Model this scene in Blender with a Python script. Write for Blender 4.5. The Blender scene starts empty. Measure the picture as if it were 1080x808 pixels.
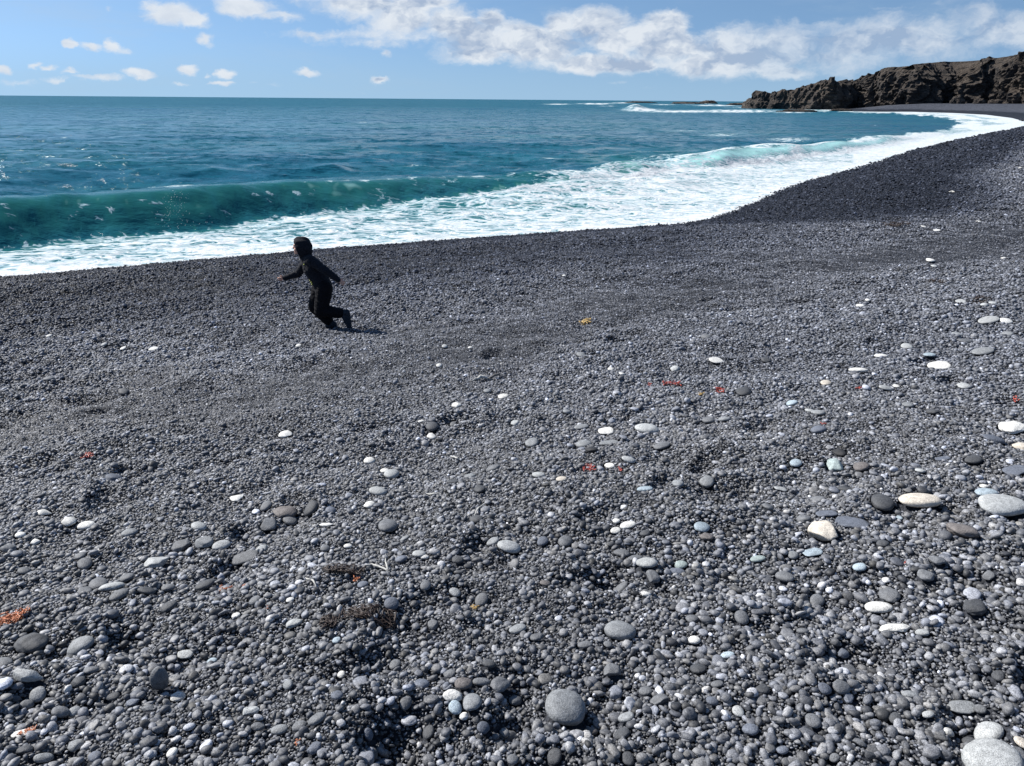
import bpy, bmesh, math, random
import numpy as np
from mathutils import Vector, Matrix, Quaternion

random.seed(7)
RNG = np.random.default_rng(11)
C = bpy.context.scene.collection
R = math.radians

# ------------------------------------------------------------------ camera model
CAM_Z = 4.32
FPX, CX, CY = 810.0, 540.0, 404.0
PITCH, ROLL = R(20.28), R(0.47)
F = np.array([0, math.cos(PITCH), -math.sin(PITCH)])
U0 = np.array([0, math.sin(PITCH), math.cos(PITCH)])
R0 = np.array([1.0, 0, 0])
RV = math.cos(ROLL) * R0 + math.sin(ROLL) * U0
UV = math.cos(ROLL) * U0 - math.sin(ROLL) * R0
EYE = np.array([0, 0, CAM_Z])

def ray(px, py):
    d = F + RV * ((px - CX) / FPX) + UV * ((CY - py) / FPX)
    return d / np.linalg.norm(d)

def at_z(px, py, z=0.0):
    d = ray(px, py)
    t = (z - CAM_Z) / d[2]
    return EYE + d * t

def at_y(px, py, y):
    d = ray(px, py)
    return EYE + d * (y / d[1])

def project(x, y, z):
    dx, dy, dz = x, y, z - CAM_Z
    dep = dx * F[0] + dy * F[1] + dz * F[2]
    dep = np.where(np.abs(dep) < 1e-6, 1e-6, dep)
    xx = dx * RV[0] + dy * RV[1] + dz * RV[2]
    yy = dx * UV[0] + dy * UV[1] + dz * UV[2]
    return CX + FPX * xx / dep, CY - FPX * yy / dep, dep

# ------------------------------------------------------------------ numpy noise
_pr = np.random.default_rng(3)
_P = _pr.permutation(4096)
_G = _pr.random(4096) * 2 * np.pi
_GX, _GY = np.cos(_G), np.sin(_G)

def perlin(x, y, seed=0):
    x = np.asarray(x, float) + seed * 17.31; y = np.asarray(y, float) + seed * 9.77
    xi = np.floor(x).astype(np.int64); yi = np.floor(y).astype(np.int64)
    fx = x - xi; fy = y - yi
    u = fx * fx * fx * (fx * (fx * 6 - 15) + 10); v = fy * fy * fy * (fy * (fy * 6 - 15) + 10)
    def g(ix, iy, dx, dy):
        h = _P[(_P[ix & 4095] + iy) & 4095]
        return _GX[h] * dx + _GY[h] * dy
    a = g(xi, yi, fx, fy); b = g(xi + 1, yi, fx - 1, fy)
    c = g(xi, yi + 1, fx, fy - 1); d = g(xi + 1, yi + 1, fx - 1, fy - 1)
    return ((a + (b - a) * u) * (1 - v) + (c + (d - c) * u) * v) * 1.5

def fbm(x, y, seed=0, octaves=4, lac=2.03, gain=.5):
    s = 0; a = 1
    for k in range(octaves):
        s = s + a * perlin(x, y, seed + k * 3)
        x = x * lac; y = y * lac; a *= gain
    return s

def sstep(a, b, x):
    t = np.clip((x - a) / (b - a), 0, 1)
    return t * t * (3 - 2 * t)

def seg_dist(px, py, poly):
    """distance to an open polyline, signed: positive on its left side"""
    best = np.full(np.shape(px), 1e18); sign = np.ones(np.shape(px))
    arc = np.zeros(np.shape(px)); acc = 0.0
    for (x0, y0), (x1, y1) in zip(poly[:-1], poly[1:]):
        ex, ey = x1 - x0, y1 - y0; L2 = ex * ex + ey * ey
        t = np.clip(((px - x0) * ex + (py - y0) * ey) / L2, 0, 1)
        qx = px - (x0 + t * ex); qy = py - (y0 + t * ey)
        d = qx * qx + qy * qy
        m = d < best
        best = np.where(m, d, best)
        sign = np.where(m, np.where(ex * qy - ey * qx >= 0, 1.0, -1.0), sign)
        arc = np.where(m, acc + t * math.sqrt(L2), arc)
        acc += math.sqrt(L2)
    return np.sqrt(best) * sign, arc

def inside(px, py, poly):
    r = np.zeros(np.shape(px), bool)
    n = len(poly)
    for i in range(n):
        x0, y0 = poly[i]; x1, y1 = poly[(i + 1) % n]
        if y0 == y1: continue
        c = ((y0 > py) != (y1 > py)) & (px < (x1 - x0) * (py - y0) / (y1 - y0) + x0)
        r ^= c
    return r

# ------------------------------------------------------------------ the coast
SHORE_PX = [(-420, 335), (-200, 311), (0, 292), (120, 281.5), (250, 270), (330, 263), (400, 258), (480, 252), (560, 246.5), (640, 241.5), (705, 237),
            (745, 231), (775, 221), (800, 211), (825, 199.5), (850, 191), (885, 182.5), (920, 173), (960, 160), (1000, 150),
            (1040, 142), (1066, 137.5), (1084, 133), (1083, 129), (1066, 124.5), (1040, 121.2), (1005, 119.3), (960, 118), (925, 118),
            (900, 117.6), (880, 115), (864, 113.2), (846, 112.4)]
SHORE = [tuple(at_z(a, b, 0.05)[:2]) for a, b in SHORE_PX]
_e = SHORE[-1]
SHORE += [(_e[0] - 8, _e[1] + 60), (_e[0] + 40, _e[1] + 300)]
SHORE = [(SHORE[0][0] - 200, SHORE[0][1] - 60)] + SHORE
LAND = SHORE + [(5000, SHORE[-1][1] + 300), (5000, -5000), (-5000, -5000), (-5000, SHORE[0][1] - 1500)]

def shore_dist(x, y):
    d, arc = seg_dist(x, y, SHORE)
    ins = inside(x, y, LAND)
    return np.where(ins, np.abs(d), -np.abs(d)), arc

PS = [-400, -60, -12, 0, 5, 9, 13.5, 18, 23, 30, 42, 60, 90, 400]
PZ = [-9, -6, -1.6, 0.03, .82, 1.12, 1.42, 1.98, 2.68, 3.25, 3.8, 4.05, 4.15, 4.15]

_dents = []
for _k in range(130):
    _a = RNG.uniform(-.75, .75); _r = 1.5 + 10 * RNG.random() ** 1.3
    _dents.append((math.sin(_a) * _r, math.cos(_a) * _r, RNG.uniform(.10, .17), RNG.uniform(.02, .05), RNG.uniform(0, 3.14)))

# hollows that show clearly in the photograph
for _p in [(545, 700, .13, .05), (372, 655, .16, .05), (700, 565, .12, .04), (735, 428, .3, .07), (905, 430, .3, .06), (330, 650, .10, .03),
           (770, 470, .25, .05), (420, 735, .2, .05), (190, 615, .2, .04), (430, 610, .22, .05), (905, 660, .16, .04), (960, 510, .2, .04),
           (120, 585, .2, .04), (60, 770, .15, .035), (640, 700, .14, .03), (250, 450, .4, .06), (790, 560, .2, .04)]:
    _q = at_z(_p[0], _p[1], 2.55)
    _dents.append((_q[0], _q[1], _p[2], _p[3], RNG.uniform(0, 3.14)))

def ground_z(x, y, s=None, micro=True):
    x = np.asarray(x, float); y = np.asarray(y, float)
    if s is None: s, _ = shore_dist(x, y)
    z = np.interp(s, PS, PZ)
    r = np.hypot(x, y)
    m = sstep(.5, 6, s)
    z = z + .10 * m * perlin(x * .11, y * .11, 5) + .05 * m * perlin(x * .33, y * .33, 6)
    if micro:
        near = 1 - sstep(25, 60, r)
        z = z + m * near * (.045 * perlin(x * .9, y * .9, 7) + .044 * perlin(x * 2.1, y * 2.1, 8) + .024 * perlin(x * 5.2, y * 5.2, 9))
        z = z + m * near * .022 * np.sin(s * 2.3 + 2.2 * perlin(x * .35, y * .35, 12)) * sstep(5, 8, s)
        z = z + (1 - m) * near * .02 * perlin(x * 1.7, y * 1.7, 4)
        sel = (r < 13)
        if np.any(sel):
            zz = np.array(z, copy=True); xs = x[sel]; ys = y[sel]; add = np.zeros(xs.shape)
            for (cx, cy, rad, dep, an) in _dents:
                u = (xs - cx) * math.cos(an) + (ys - cy) * math.sin(an); v = -(xs - cx) * math.sin(an) + (ys - cy) * math.cos(an)
                q = (u / rad) ** 2 + (v / (rad * .6)) ** 2
                add += -dep * np.exp(-q * 1.1) + dep * .45 * np.exp(-(np.sqrt(q) - 1.55) ** 2 * 4)
            zz[sel] = z[sel] + add; z = zz
    return z

def on_ground(px, py):
    """where the sight line through a pixel of the photograph meets the beach"""
    d = ray(px, py)
    t = np.concatenate([np.arange(1.2, 16, .01), np.arange(16, 120, .05)])
    P = EYE[None, :] + d[None, :] * t[:, None]
    g = ground_z(P[:, 0], P[:, 1])
    k = np.argmax(P[:, 2] <= g)
    return Vector((P[k, 0], P[k, 1], g[k])), t[k] * float(np.dot(d, F))

# ------------------------------------------------------------------ helpers
def tag(o, label=None, cat=None, group=None, kind=None):
    if label: o['label'] = label
    if cat: o['category'] = cat
    if group: o['group'] = group
    if kind: o['kind'] = kind
    return o

def np_mesh(name, V, Fc, smooth=True, attrs=None, mat=None, parent=None):
    V = np.asarray(V, np.float32); Fc = np.asarray(Fc, np.int32)
    me = bpy.data.meshes.new(name)
    me.vertices.add(len(V)); me.vertices.foreach_set('co', V.ravel())
    k = Fc.shape[1]
    me.loops.add(len(Fc) * k); me.loops.foreach_set('vertex_index', Fc.ravel())
    me.polygons.add(len(Fc))
    me.polygons.foreach_set('loop_start', np.arange(0, len(Fc) * k, k, dtype=np.int32))
    me.update(calc_edges=True)
    if smooth: me.polygons.foreach_set('use_smooth', np.ones(len(Fc), bool))
    for an, (ty, data) in (attrs or {}).items():
        a = me.attributes.new(an, ty, 'POINT')
        a.data.foreach_set('value' if ty == 'FLOAT' else 'color', np.asarray(data, np.float32).ravel())
    o = bpy.data.objects.new(name, me); C.objects.link(o)
    if mat: me.materials.append(mat)
    if parent: o.parent = parent
    return o

def grid_faces(nr, nc):
    i = np.arange(nr - 1)[:, None] * nc + np.arange(nc - 1)[None, :]
    i = i.ravel()
    return np.stack([i, i + 1, i + nc + 1, i + nc], 1)

def ico(sub):
    bm = bmesh.new(); bmesh.ops.create_icosphere(bm, subdivisions=sub, radius=1)
    V = np.array([v.co[:] for v in bm.verts]); Fc = np.array([[v.index for v in f.verts] for f in bm.faces]); bm.free()
    return V, Fc

class NT:
    """small helper for node trees"""
    def __init__(s, tree): s.t = tree; s.n = tree.nodes; s.l = tree.links
    def node(s, ty, **kw):
        n = s.n.new(ty)
        for k, v in kw.items():
            if k == 'inp':
                for a, b in v.items():
                    if isinstance(b, bpy.types.NodeSocket): s.l.new(b, n.inputs[a])
                    else: n.inputs[a].default_value = b
            else: setattr(n, k, v)
        return n
    def math(s, op, a, b=0.0, c=None, clamp=False):
        inp = {0: a, 1: b}
        if c is not None: inp[2] = c
        return s.node('ShaderNodeMath', operation=op, use_clamp=clamp, inp=inp).outputs[0]
    def vmath(s, op, a, b=(0, 0, 0), out=0):
        return s.node('ShaderNodeVectorMath', operation=op, inp={0: a, 1: b}).outputs[out]
    def noise(s, vec, scale, detail=4, rough=.5, dist=0.0, out=0):
        return s.node('ShaderNodeTexNoise', inp={'Vector': vec, 'Scale': scale, 'Detail': detail, 'Roughness': rough, 'Distortion': dist}).outputs[out]
    def ramp(s, x, a, b, lo=0.0, hi=1.0, smooth=True):
        return s.node('ShaderNodeMapRange', interpolation_type='SMOOTHSTEP' if smooth else 'LINEAR', inp={'Value': x, 'From Min': a, 'From Max': b, 'To Min': lo, 'To Max': hi}).outputs[0]
    def mix(s, f, a, b, blend='MIX'):
        n = s.node('ShaderNodeMix', data_type='RGBA', blend_type=blend)
        for k, v in ((0, f), (6, a), (7, b)):
            if isinstance(v, bpy.types.NodeSocket): s.l.new(v, n.inputs[k])
            else: n.inputs[k].default_value = (v if k == 0 else (tuple(v) + (1,))[:4])
        return n.outputs[2]
    def mapping(s, vec, scale=(1, 1, 1), rot=(0, 0, 0), loc=(0, 0, 0)):
        return s.node('ShaderNodeMapping', inp={'Vector': vec, 'Scale': scale, 'Rotation': rot, 'Location': loc}).outputs[0]
    def attr(s, name, out='Fac'): return s.node('ShaderNodeAttribute', attribute_name=name).outputs[out]
    def bump(s, h, dist, strength=1.0, normal=None):
        n = s.node('ShaderNodeBump', inp={'Height': h, 'Distance': dist, 'Strength': strength})
        if normal: s.l.new(normal, n.inputs['Normal'])
        return n.outputs[0]

def new_mat(name):
    m = bpy.data.materials.new(name); m.use_nodes = True
    nt = NT(m.node_tree); b = m.node_tree.nodes['Principled BSDF']
    return m, nt, b

def link(nt, sock, b, name): nt.l.new(sock, b.inputs[name])

# ------------------------------------------------------------------ materials
def mat_shingle():
    m, nt, b = new_mat('shingle_stone')
    tone = nt.attr('tone'); wet = nt.attr('wet'); hue = nt.attr('hue')
    co = nt.node('ShaderNodeTexCoord').outputs['Object']
    n = nt.noise(co, 260, 3, .6)
    n2 = nt.noise(co, 60, 2, .5)
    sp = nt.math('MULTIPLY', nt.ramp(n, .35, .65, .6, 1.35), nt.ramp(n2, .3, .7, .85, 1.15))
    v = nt.math('MULTIPLY', tone, sp)
    v = nt.math('MULTIPLY', v, nt.ramp(wet, 0, 1, 1.0, .26, False))
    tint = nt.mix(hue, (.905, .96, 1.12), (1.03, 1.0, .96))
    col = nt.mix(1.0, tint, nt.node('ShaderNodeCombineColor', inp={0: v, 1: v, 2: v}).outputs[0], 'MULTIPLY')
    col = nt.mix(wet, col, nt.mix(1.0, (.90, .97, 1.14), col, 'MULTIPLY'))
    link(nt, col, b, 'Base Color')
    link(nt, nt.ramp(wet, 0, 1, .58, .5, False), b, 'Roughness')
    link(nt, nt.ramp(wet, 0, 1, .34, .06, False), b, 'Specular IOR Level')
    link(nt, nt.bump(n, .0006, .6), b, 'Normal')
    return m

def mat_ground():
    m, nt, b = new_mat('black_gravel')
    wet = nt.attr('wet'); far = nt.attr('far')
    co = nt.node('ShaderNodeTexCoord').outputs['Object']
    vs = nt.node('ShaderNodeTexVoronoi', feature='F1', inp={'Vector': co, 'Scale': 90.0})
    vb = nt.node('ShaderNodeTexVoronoi', feature='F1', inp={'Vector': co, 'Scale': 14.0})
    vf = nt.node('ShaderNodeTexVoronoi', feature='F1', inp={'Vector': co, 'Scale': 2.6})
    big = nt.noise(co, .5, 4, .6); mid = nt.noise(co, 9, 5, .7)
    cell = nt.node('ShaderNodeSeparateColor', inp={0: vs.outputs['Color']}).outputs[0]
    cellb = nt.node('ShaderNodeSeparateColor', inp={0: vb.outputs['Color']}).outputs[0]
    cellf = nt.node('ShaderNodeSeparateColor', inp={0: vf.outputs['Color']}).outputs[0]
    nearv = nt.ramp(cell, 0, 1, .014, .05, False)
    farv = nt.math('MULTIPLY', nt.math('MULTIPLY', nt.ramp(cellb, .0, 1, .02, .10, False), nt.ramp(cellf, 0, 1, .75, 1.3, False)), nt.ramp(mid, .3, .7, .6, 1.35))
    v = nt.node('ShaderNodeMix', data_type='FLOAT', inp={0: far, 2: nearv, 3: farv}).outputs[0]
    v = nt.math('MULTIPLY', v, nt.ramp(big, .3, .7, .85, 1.15))
    v = nt.math('MULTIPLY', v, nt.ramp(wet, 0, 1, 1.0, .26, False))
    col = nt.mix(1.0, (.86, .94, 1.18), nt.node('ShaderNodeCombineColor', inp={0: v, 1: v, 2: v}).outputs[0], 'MULTIPLY')
    link(nt, col, b, 'Base Color')
    link(nt, nt.ramp(wet, 0, 1, .8, .6, False), b, 'Roughness'); b.inputs['Specular IOR Level'].default_value = .2
    hs = nt.math('MULTIPLY', vs.outputs['Distance'], -1.0)
    n1 = nt.bump(hs, .006, .9)
    hb = nt.math('ADD', nt.math('MULTIPLY', vb.outputs['Distance'], -1.0), mid)
    n2 = nt.node('ShaderNodeBump', inp={'Height': hb, 'Distance': .05, 'Strength': far, 'Normal': n1}).outputs[0]
    link(nt, n2, b, 'Normal')
    return m

def mat_cobble():
    m, nt, b = new_mat('beach_stone')
    oc = nt.node('ShaderNodeObjectInfo')
    co = nt.node('ShaderNodeTexCoord').outputs['Object']
    co = nt.vmath('ADD', co, nt.vmath('SCALE', oc.outputs['Color'], (0, 0, 0)))
    rnd = nt.node('ShaderNodeCombineXYZ', inp={0: nt.math('MULTIPLY', oc.outputs['Random'], 50.0)}).outputs[0]
    co = nt.vmath('ADD', co, rnd)
    n1 = nt.noise(co, 420, 3, .7); n2 = nt.noise(co, 45, 4, .6); n3 = nt.noise(co, 130, 2, .5)
    sp = nt.math('MULTIPLY', nt.math('MULTIPLY', nt.ramp(n1, .38, .62, .5, 1.25), nt.ramp(n2, .3, .7, .78, 1.14)), nt.ramp(n3, .25, .42, .72, 1.0))
    col = nt.mix(1.0, oc.outputs['Color'], nt.node('ShaderNodeCombineColor', inp={0: sp, 1: sp, 2: sp}).outputs[0], 'MULTIPLY')
    link(nt, col, b, 'Base Color'); b.inputs['Roughness'].default_value = .68; b.inputs['Specular IOR Level'].default_value = .35
    link(nt, nt.bump(nt.math('ADD', n1, nt.math('MULTIPLY', n3, 2.0)), .0012, .8), b, 'Normal')
    return m

def mat_water():
    m, nt, b = new_mat('sea_water')
    co = nt.node('ShaderNodeTexCoord').outputs['Object']
    foam = nt.attr('foam'); aer_glow = nt.attr('aerated_glow'); dist = nt.attr('dist')
    warp = nt.noise(co, .7, 3, .6, out=1)
    cw = nt.vmath('ADD', co, nt.vmath('MULTIPLY', nt.vmath('SUBTRACT', warp, (.5, .5, .5)), (1.6, 1.6, 0)))
    rot = (0, 0, -.44)
    st = nt.mapping(cw, (.55, 1.2, 1), rot)
    # lace: cell borders at two sizes, plus torn patches
    v1 = nt.node('ShaderNodeTexVoronoi', feature='DISTANCE_TO_EDGE', inp={'Vector': st, 'Scale': 2.1, 'Randomness': 1.0}).outputs[0]
    v2 = nt.node('ShaderNodeTexVoronoi', feature='DISTANCE_TO_EDGE', inp={'Vector': st, 'Scale': 6.5, 'Randomness': 1.0}).outputs[0]
    pn = nt.noise(st, 1.1, 6, .68); fn = nt.noise(st, 9, 4, .65)
    l1 = nt.ramp(v1, 0, .22, 1, 0, False); l2 = nt.ramp(v2, 0, .3, 1, 0, False)
    lace = nt.math('ADD', nt.math('MULTIPLY', l1, .42), nt.math('MULTIPLY', l2, .25))
    sm = nt.math('ADD', nt.math('ADD', lace, nt.math('MULTIPLY', pn, .85)), nt.math('MULTIPLY', nt.math('SUBTRACT', fn, .5), .55))
    # coverage 0..1 -> threshold
    thr = nt.math('SUBTRACT', 1.16, nt.math('MULTIPLY', foam, 1.02))
    fm = nt.ramp(nt.math('SUBTRACT', sm, thr), -.09, .13)
    fm = nt.math('MULTIPLY', fm, nt.ramp(foam, .02, .12))
    deepn = nt.noise(nt.mapping(co, (.02, .05, 1)), 1, 4, .6)
    deep = nt.mix(nt.ramp(deepn, .35, .65), (.008, .080, .130), (.013, .100, .136))
    wcol = nt.mix(nt.ramp(aer_glow, 0, 1, 0, 1, False), deep, (.017, .118, .118))  # teal for aerated water and for light painted into the green face
    wcol = nt.mix(nt.ramp(aer_glow, 1, 2, 0, 1, False), wcol, (.42, .72, .68))  # pale turquoise paints in light coming through the backlit roller
    fcol = nt.mix(nt.ramp(nt.math('SUBTRACT', sm, thr), .0, .5), (.25, .39, .44), (.60, .62, .63))
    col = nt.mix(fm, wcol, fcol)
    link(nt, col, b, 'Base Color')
    rw = nt.ramp(dist, 25, 500, .12, .34, False)
    rough = nt.node('ShaderNodeMix', data_type='FLOAT', inp={0: fm, 2: rw, 3: .75}).outputs[0]
    link(nt, rough, b, 'Roughness')
    b.inputs['IOR'].default_value = 1.10
    r1 = nt.noise(nt.mapping(co, (.8, 1.7, 1), (0, 0, -.25)), 2.2, 5, .62, .4)
    r2 = nt.noise(nt.mapping(co, (.3, .75, 1), (0, 0, -.1)), .55, 5, .65, .5)
    fade = nt.ramp(dist, 20, 160, 1, .25, False)
    hh = nt.math('ADD', nt.math('MULTIPLY', nt.math('MULTIPLY', r1, .16), fade), nt.math('MULTIPLY', r2, .55))
    calm = nt.ramp(aer_glow, .1, .9, 1, .26)
    n0 = nt.bump(hh, 1.0, nt.math('MULTIPLY', calm, .6))
    # chop of every size down to ripples, as a tilt of the surface
    cn = nt.mapping(co, (.85, 1.0, 1), (0, 0, -.22))
    c1 = nt.noise(cn, .24, 6, .72, .3, out=1); c2 = nt.noise(cn, 1.0, 6, .72, .3, out=1)
    cc = nt.vmath('ADD', nt.vmath('MULTIPLY', nt.vmath('SUBTRACT', c1, (.5, .5, .5)), (1.1, 2.1, 0)), nt.vmath('MULTIPLY', nt.vmath('SUBTRACT', c2, (.5, .5, .5)), (2.1, 3.8, 0)))
    tilt = cc
    tilt = nt.vmath('SCALE', tilt); nt.l.new(nt.math('MULTIPLY', nt.ramp(dist, 15, 60, .30, .85, False), calm), tilt.node.inputs[3])
    n1 = nt.vmath('NORMALIZE', nt.vmath('ADD', n0, tilt))
    fh = nt.math('ADD', nt.math('MULTIPLY', sm, .06), nt.math('MULTIPLY', fn, .03))
    n2 = nt.node('ShaderNodeBump', inp={'Height': fh, 'Distance': 1.0, 'Strength': nt.math('MULTIPLY', fm, .7), 'Normal': n1}).outputs[0]
    link(nt, n2, b, 'Normal')
    return m

def mat_rock():
    m, nt, b = new_mat('volcanic_rock')
    co = nt.node('ShaderNodeTexCoord').outputs['Object']
    n1 = nt.noise(co, .05, 5, .6); n2 = nt.noise(co, .35, 6, .7); n3 = nt.noise(co, 1.6, 5, .7)
    geo = nt.node('ShaderNodeNewGeometry')
    nz = nt.node('ShaderNodeSeparateXYZ', inp={0: geo.outputs['Normal']}).outputs[2]
    pz = nt.node('ShaderNodeSeparateXYZ', inp={0: co}).outputs[2]
    col = nt.mix(nt.ramp(n2, .35, .68), (.012, .0105, .0115), (.060, .050, .045))
    col = nt.mix(nt.ramp(n1, .50, .62, 0, .55), col, (.080, .058, .042))
    tan = nt.math('MULTIPLY', nt.ramp(n2, .52, .66), nt.math('MULTIPLY', nt.ramp(n1, .46, .58), nt.ramp(pz, 22, 4, 0, 1)))
    col = nt.mix(tan, col, (.22, .18, .14))
    gr = nt.math('MULTIPLY', nt.ramp(nz, .38, .8), nt.ramp(n3, .35, .6, .3, 1))
    col = nt.mix(gr, col, (.075, .056, .040))
    link(nt, col, b, 'Base Color'); b.inputs['Roughness'].default_value = .9
    n = nt.bump(n2, 2.4, 1.0); n = nt.bump(n3, .8, 1.0, n)
    link(nt, n, b, 'Normal')
    return m

def simple(name, col, rough=.8, noise_scale=None, amt=.3, bump=0, sheen=0, trans=0):
    m, nt, b = new_mat(name)
    b.inputs['Roughness'].default_value = rough
    co = nt.node('ShaderNodeTexCoord').outputs['Object']
    n = nt.noise(co, noise_scale or 30, 4, .6)
    v = nt.ramp(n, .3, .7, 1 - amt, 1 + amt)
    c = nt.mix(1.0, col, nt.node('ShaderNodeCombineColor', inp={0: v, 1: v, 2: v}).outputs[0], 'MULTIPLY')
    link(nt, c, b, 'Base Color')
    if bump: link(nt, nt.bump(n, bump, 1), b, 'Normal')
    if sheen: b.inputs['Sheen Weight'].default_value = sheen
    return m

M_SH, M_GR, M_CB, M_WA, M_RK = mat_shingle(), mat_ground(), mat_cobble(), mat_water(), mat_rock()

# ------------------------------------------------------------------ wetness, shared by ground and pebbles
def wetness(x, y, s):
    e = 5.4 + .5 * perlin(x * .12, y * .12, 21) + .3 * perlin(x * .5, y * .5, 22)
    # the dark face of the beach cusp on the right is broader than the strip on the left
    px, py, dep = project(x, y, np.interp(s, PS, PZ))
    e = e - 5.4 + np.interp(px, [0, 600, 760, 850, 960, 1080], [5.0, 5.0, 5.8, 7.0, 8.9, 9.9])
    w = 1 - sstep(e - 1.9, e + .6, s)
    damp = (1 - sstep(7.5, 15.5, s + 1.2 * perlin(x * .4, y * .4, 23))) * np.interp(px, [0, 500, 700, 900], [.86, .82, .66, .18])
    return np.clip(np.maximum(w, damp), 0, 1)

# ------------------------------------------------------------------ ground sheet
def build_ground():
    rr = np.concatenate([np.geomspace(.05, .9, 14), np.geomspace(.95, 14, 620), np.geomspace(14.05, 120, 420), np.geomspace(121, 900, 130), np.geomspace(950, 3500, 10)])
    ph = np.concatenate([np.linspace(-180, -46, 60)[:-1], np.linspace(-46, 46, 760), np.linspace(46, 180, 60)[1:]])
    ph = np.radians(ph)
    Rr, Ph = np.meshgrid(rr, ph, indexing='ij')
    x = Rr * np.sin(Ph); y = Rr * np.cos(Ph)
    xf, yf = x.ravel(), y.ravel()
    s, _ = shore_dist(xf, yf)
    z = ground_z(xf, yf, s)
    w = wetness(xf, yf, s)
    far = sstep(60, 120, np.hypot(xf, yf))
    V = np.stack([xf, yf, z - .012 * (1 - far) * sstep(.1, .8, s)], 1)
    o = np_mesh('beach', V, grid_faces(len(rr), len(ph))[:, ::-1], True, {'wet': ('FLOAT', w), 'far': ('FLOAT', far)}, M_GR)
    tag(o, 'steep black shingle beach curving away round the bay', 'beach', kind='structure')
build_ground()

# ------------------------------------------------------------------ stones that can be told apart
# px, py, width, height (pixels of the photograph), turn, colour, shape
WH, CR, PA, LG, GR, DK, BK, BL, SL, BR, GN = 'white', 'cream', 'pale grey', 'light grey', 'grey', 'dark grey', 'black', 'pale blue', 'slate blue', 'brownish grey', 'greenish grey'
COL = {WH: (.66, .65, .62), CR: (.62, .56, .48), PA: (.40, .41, .41), LG: (.25, .26, .27), GR: (.155, .16, .17), DK: (.075, .078, .085), BK: (.03, .03, .033),
       BL: (.36, .43, .48), SL: (.14, .155, .19), BR: (.155, .14, .135), GN: (.33, .39, .38)}
ST = [  # landmarks carry a label of their own
 (1044,803,56,42,-15,PA,'big','big pale grey cobble cut by the bottom edge near the right corner'),
 (1041,774,30,22,-38,PA,'oval','tilted pale oval cobble just above the big one in the right corner'),
 (943,664,28,13,-8,WH,'lump','lumpy white stone lying right of the middle near the front'),
 (926,642,27,12,-12,WH,'oval','long white oval stone behind the lumpy white one'),
 (596,746,43,34,-12,LG,'big','big round speckled grey cobble alone at the front centre'),
 (654,667,33,21,-6,LG,'oval','flat speckled light grey cobble behind the big round one'),
 (477,735,19,12,0,WH,'lump','lumpy white stone at the top of the white pair at the front'),
 (480,748,14,13,10,BL,'round','round bluish white pebble directly below a lumpy white stone'),
 (498,741,20,18,0,LG,'round','round light grey disc touching the white pair at the front'),
 (34,680,33,20,-5,DK,'lump','rounded dark grey cobble beside the orange seaweed'),
 (86,682,27,17,18,LG,'oval','light grey oval cobble with a shadow, right of the dark cobble'),
 (31,715,32,12,4,PA,'angular','pale flat slab with a dark spot at the lower left edge'),
 (170,722,18,28,80,GR,'upright','blunt grey stone standing on end at the lower left'),
 (970,529,41,17,-6,CR,'big','large cream oblong cobble at the right among black shingle'),
 (1057,535,49,19,-4,PA,'big','largest whitish speckled slab at the right edge'),
 (868,563,30,20,12,CR,'angular','cream angular cobble left of the large oblong one'),
 (1015,560,30,18,-8,BR,'angular','flat dark brownish cobble below the two large pale slabs'),
 (930,532,22,15,0,DK,'oval','rounded dark cobble just left of the cream oblong cobble'),
 (898,552,33,11,-32,SL,'slab','long slanting slate-blue stone beside the cream angular cobble'),
 (872,542,21,9,-8,SL,'slab','flat slate-blue stone at the upper end of the slanting one'),
 (1040,521,23,10,0,BL,'oval','pale blue oval stone resting behind the largest slab'),
 (537,578,25,13,-5,PA,'oval','bright pale oval cobble left of the centre, halfway down'),
 (409,555,20,17,5,GR,'round','round flat grey cobble halfway down on the left of centre'),
 (399,518,15,18,60,PA,'oval','pale egg-shaped stone propped up above the round grey cobble'),
 (301,542,25,13,5,BR,'lump','pale brownish arched stone over a grey pair, left half'),
 (118,620,25,12,15,PA,'oval','pale grey oval longest in the cluster of grey cobbles at left'),
 (104,616,18,17,35,GR,'oval','tilted grey cobble leaning on the longest pale one at left'),
 (166,594,23,13,8,PA,'angular','cracked whitish stone above the cluster of grey cobbles'),
 (682,453,25,13,0,PA,'oval','bright kidney-shaped pale stone in the upper middle shingle'),
 (639,455,16,6,0,WH,'slab','thin white flat stone left of the bright kidney-shaped one'),
 (662,555,17,7,5,WH,'oval','longest of three small white stones clustered right of centre'),
 (682,594,17,17,60,PA,'oval','pale tilted oval stone below three small white stones'),
 (740,557,17,9,3,BL,'oval','pale blue oval stone right of three small white stones'),
 (905,391,19,7,2,WH,'oval','bright white oval stone far up the beach on the right'),
 (990,386,20,7,-8,WH,'slab','flat white stone far up the beach, right of its white twin'),
 (1067,452,25,11,-3,WH,'lump','rough white stone cut by the right edge halfway up'),
 (73,551,14,11,25,WH,'lump','white stone with a dark notch on the left side'),
 (91,555,17,9,5,WH,'oval','white oval stone directly right of the notched white one'),
 (250,525,15,8,38,WH,'shard','pointed white shard leaning up on the left half'),
 (302,459,15,7,-18,WH,'shard','white three-cornered shard on fine shingle below the child'),
]
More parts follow.
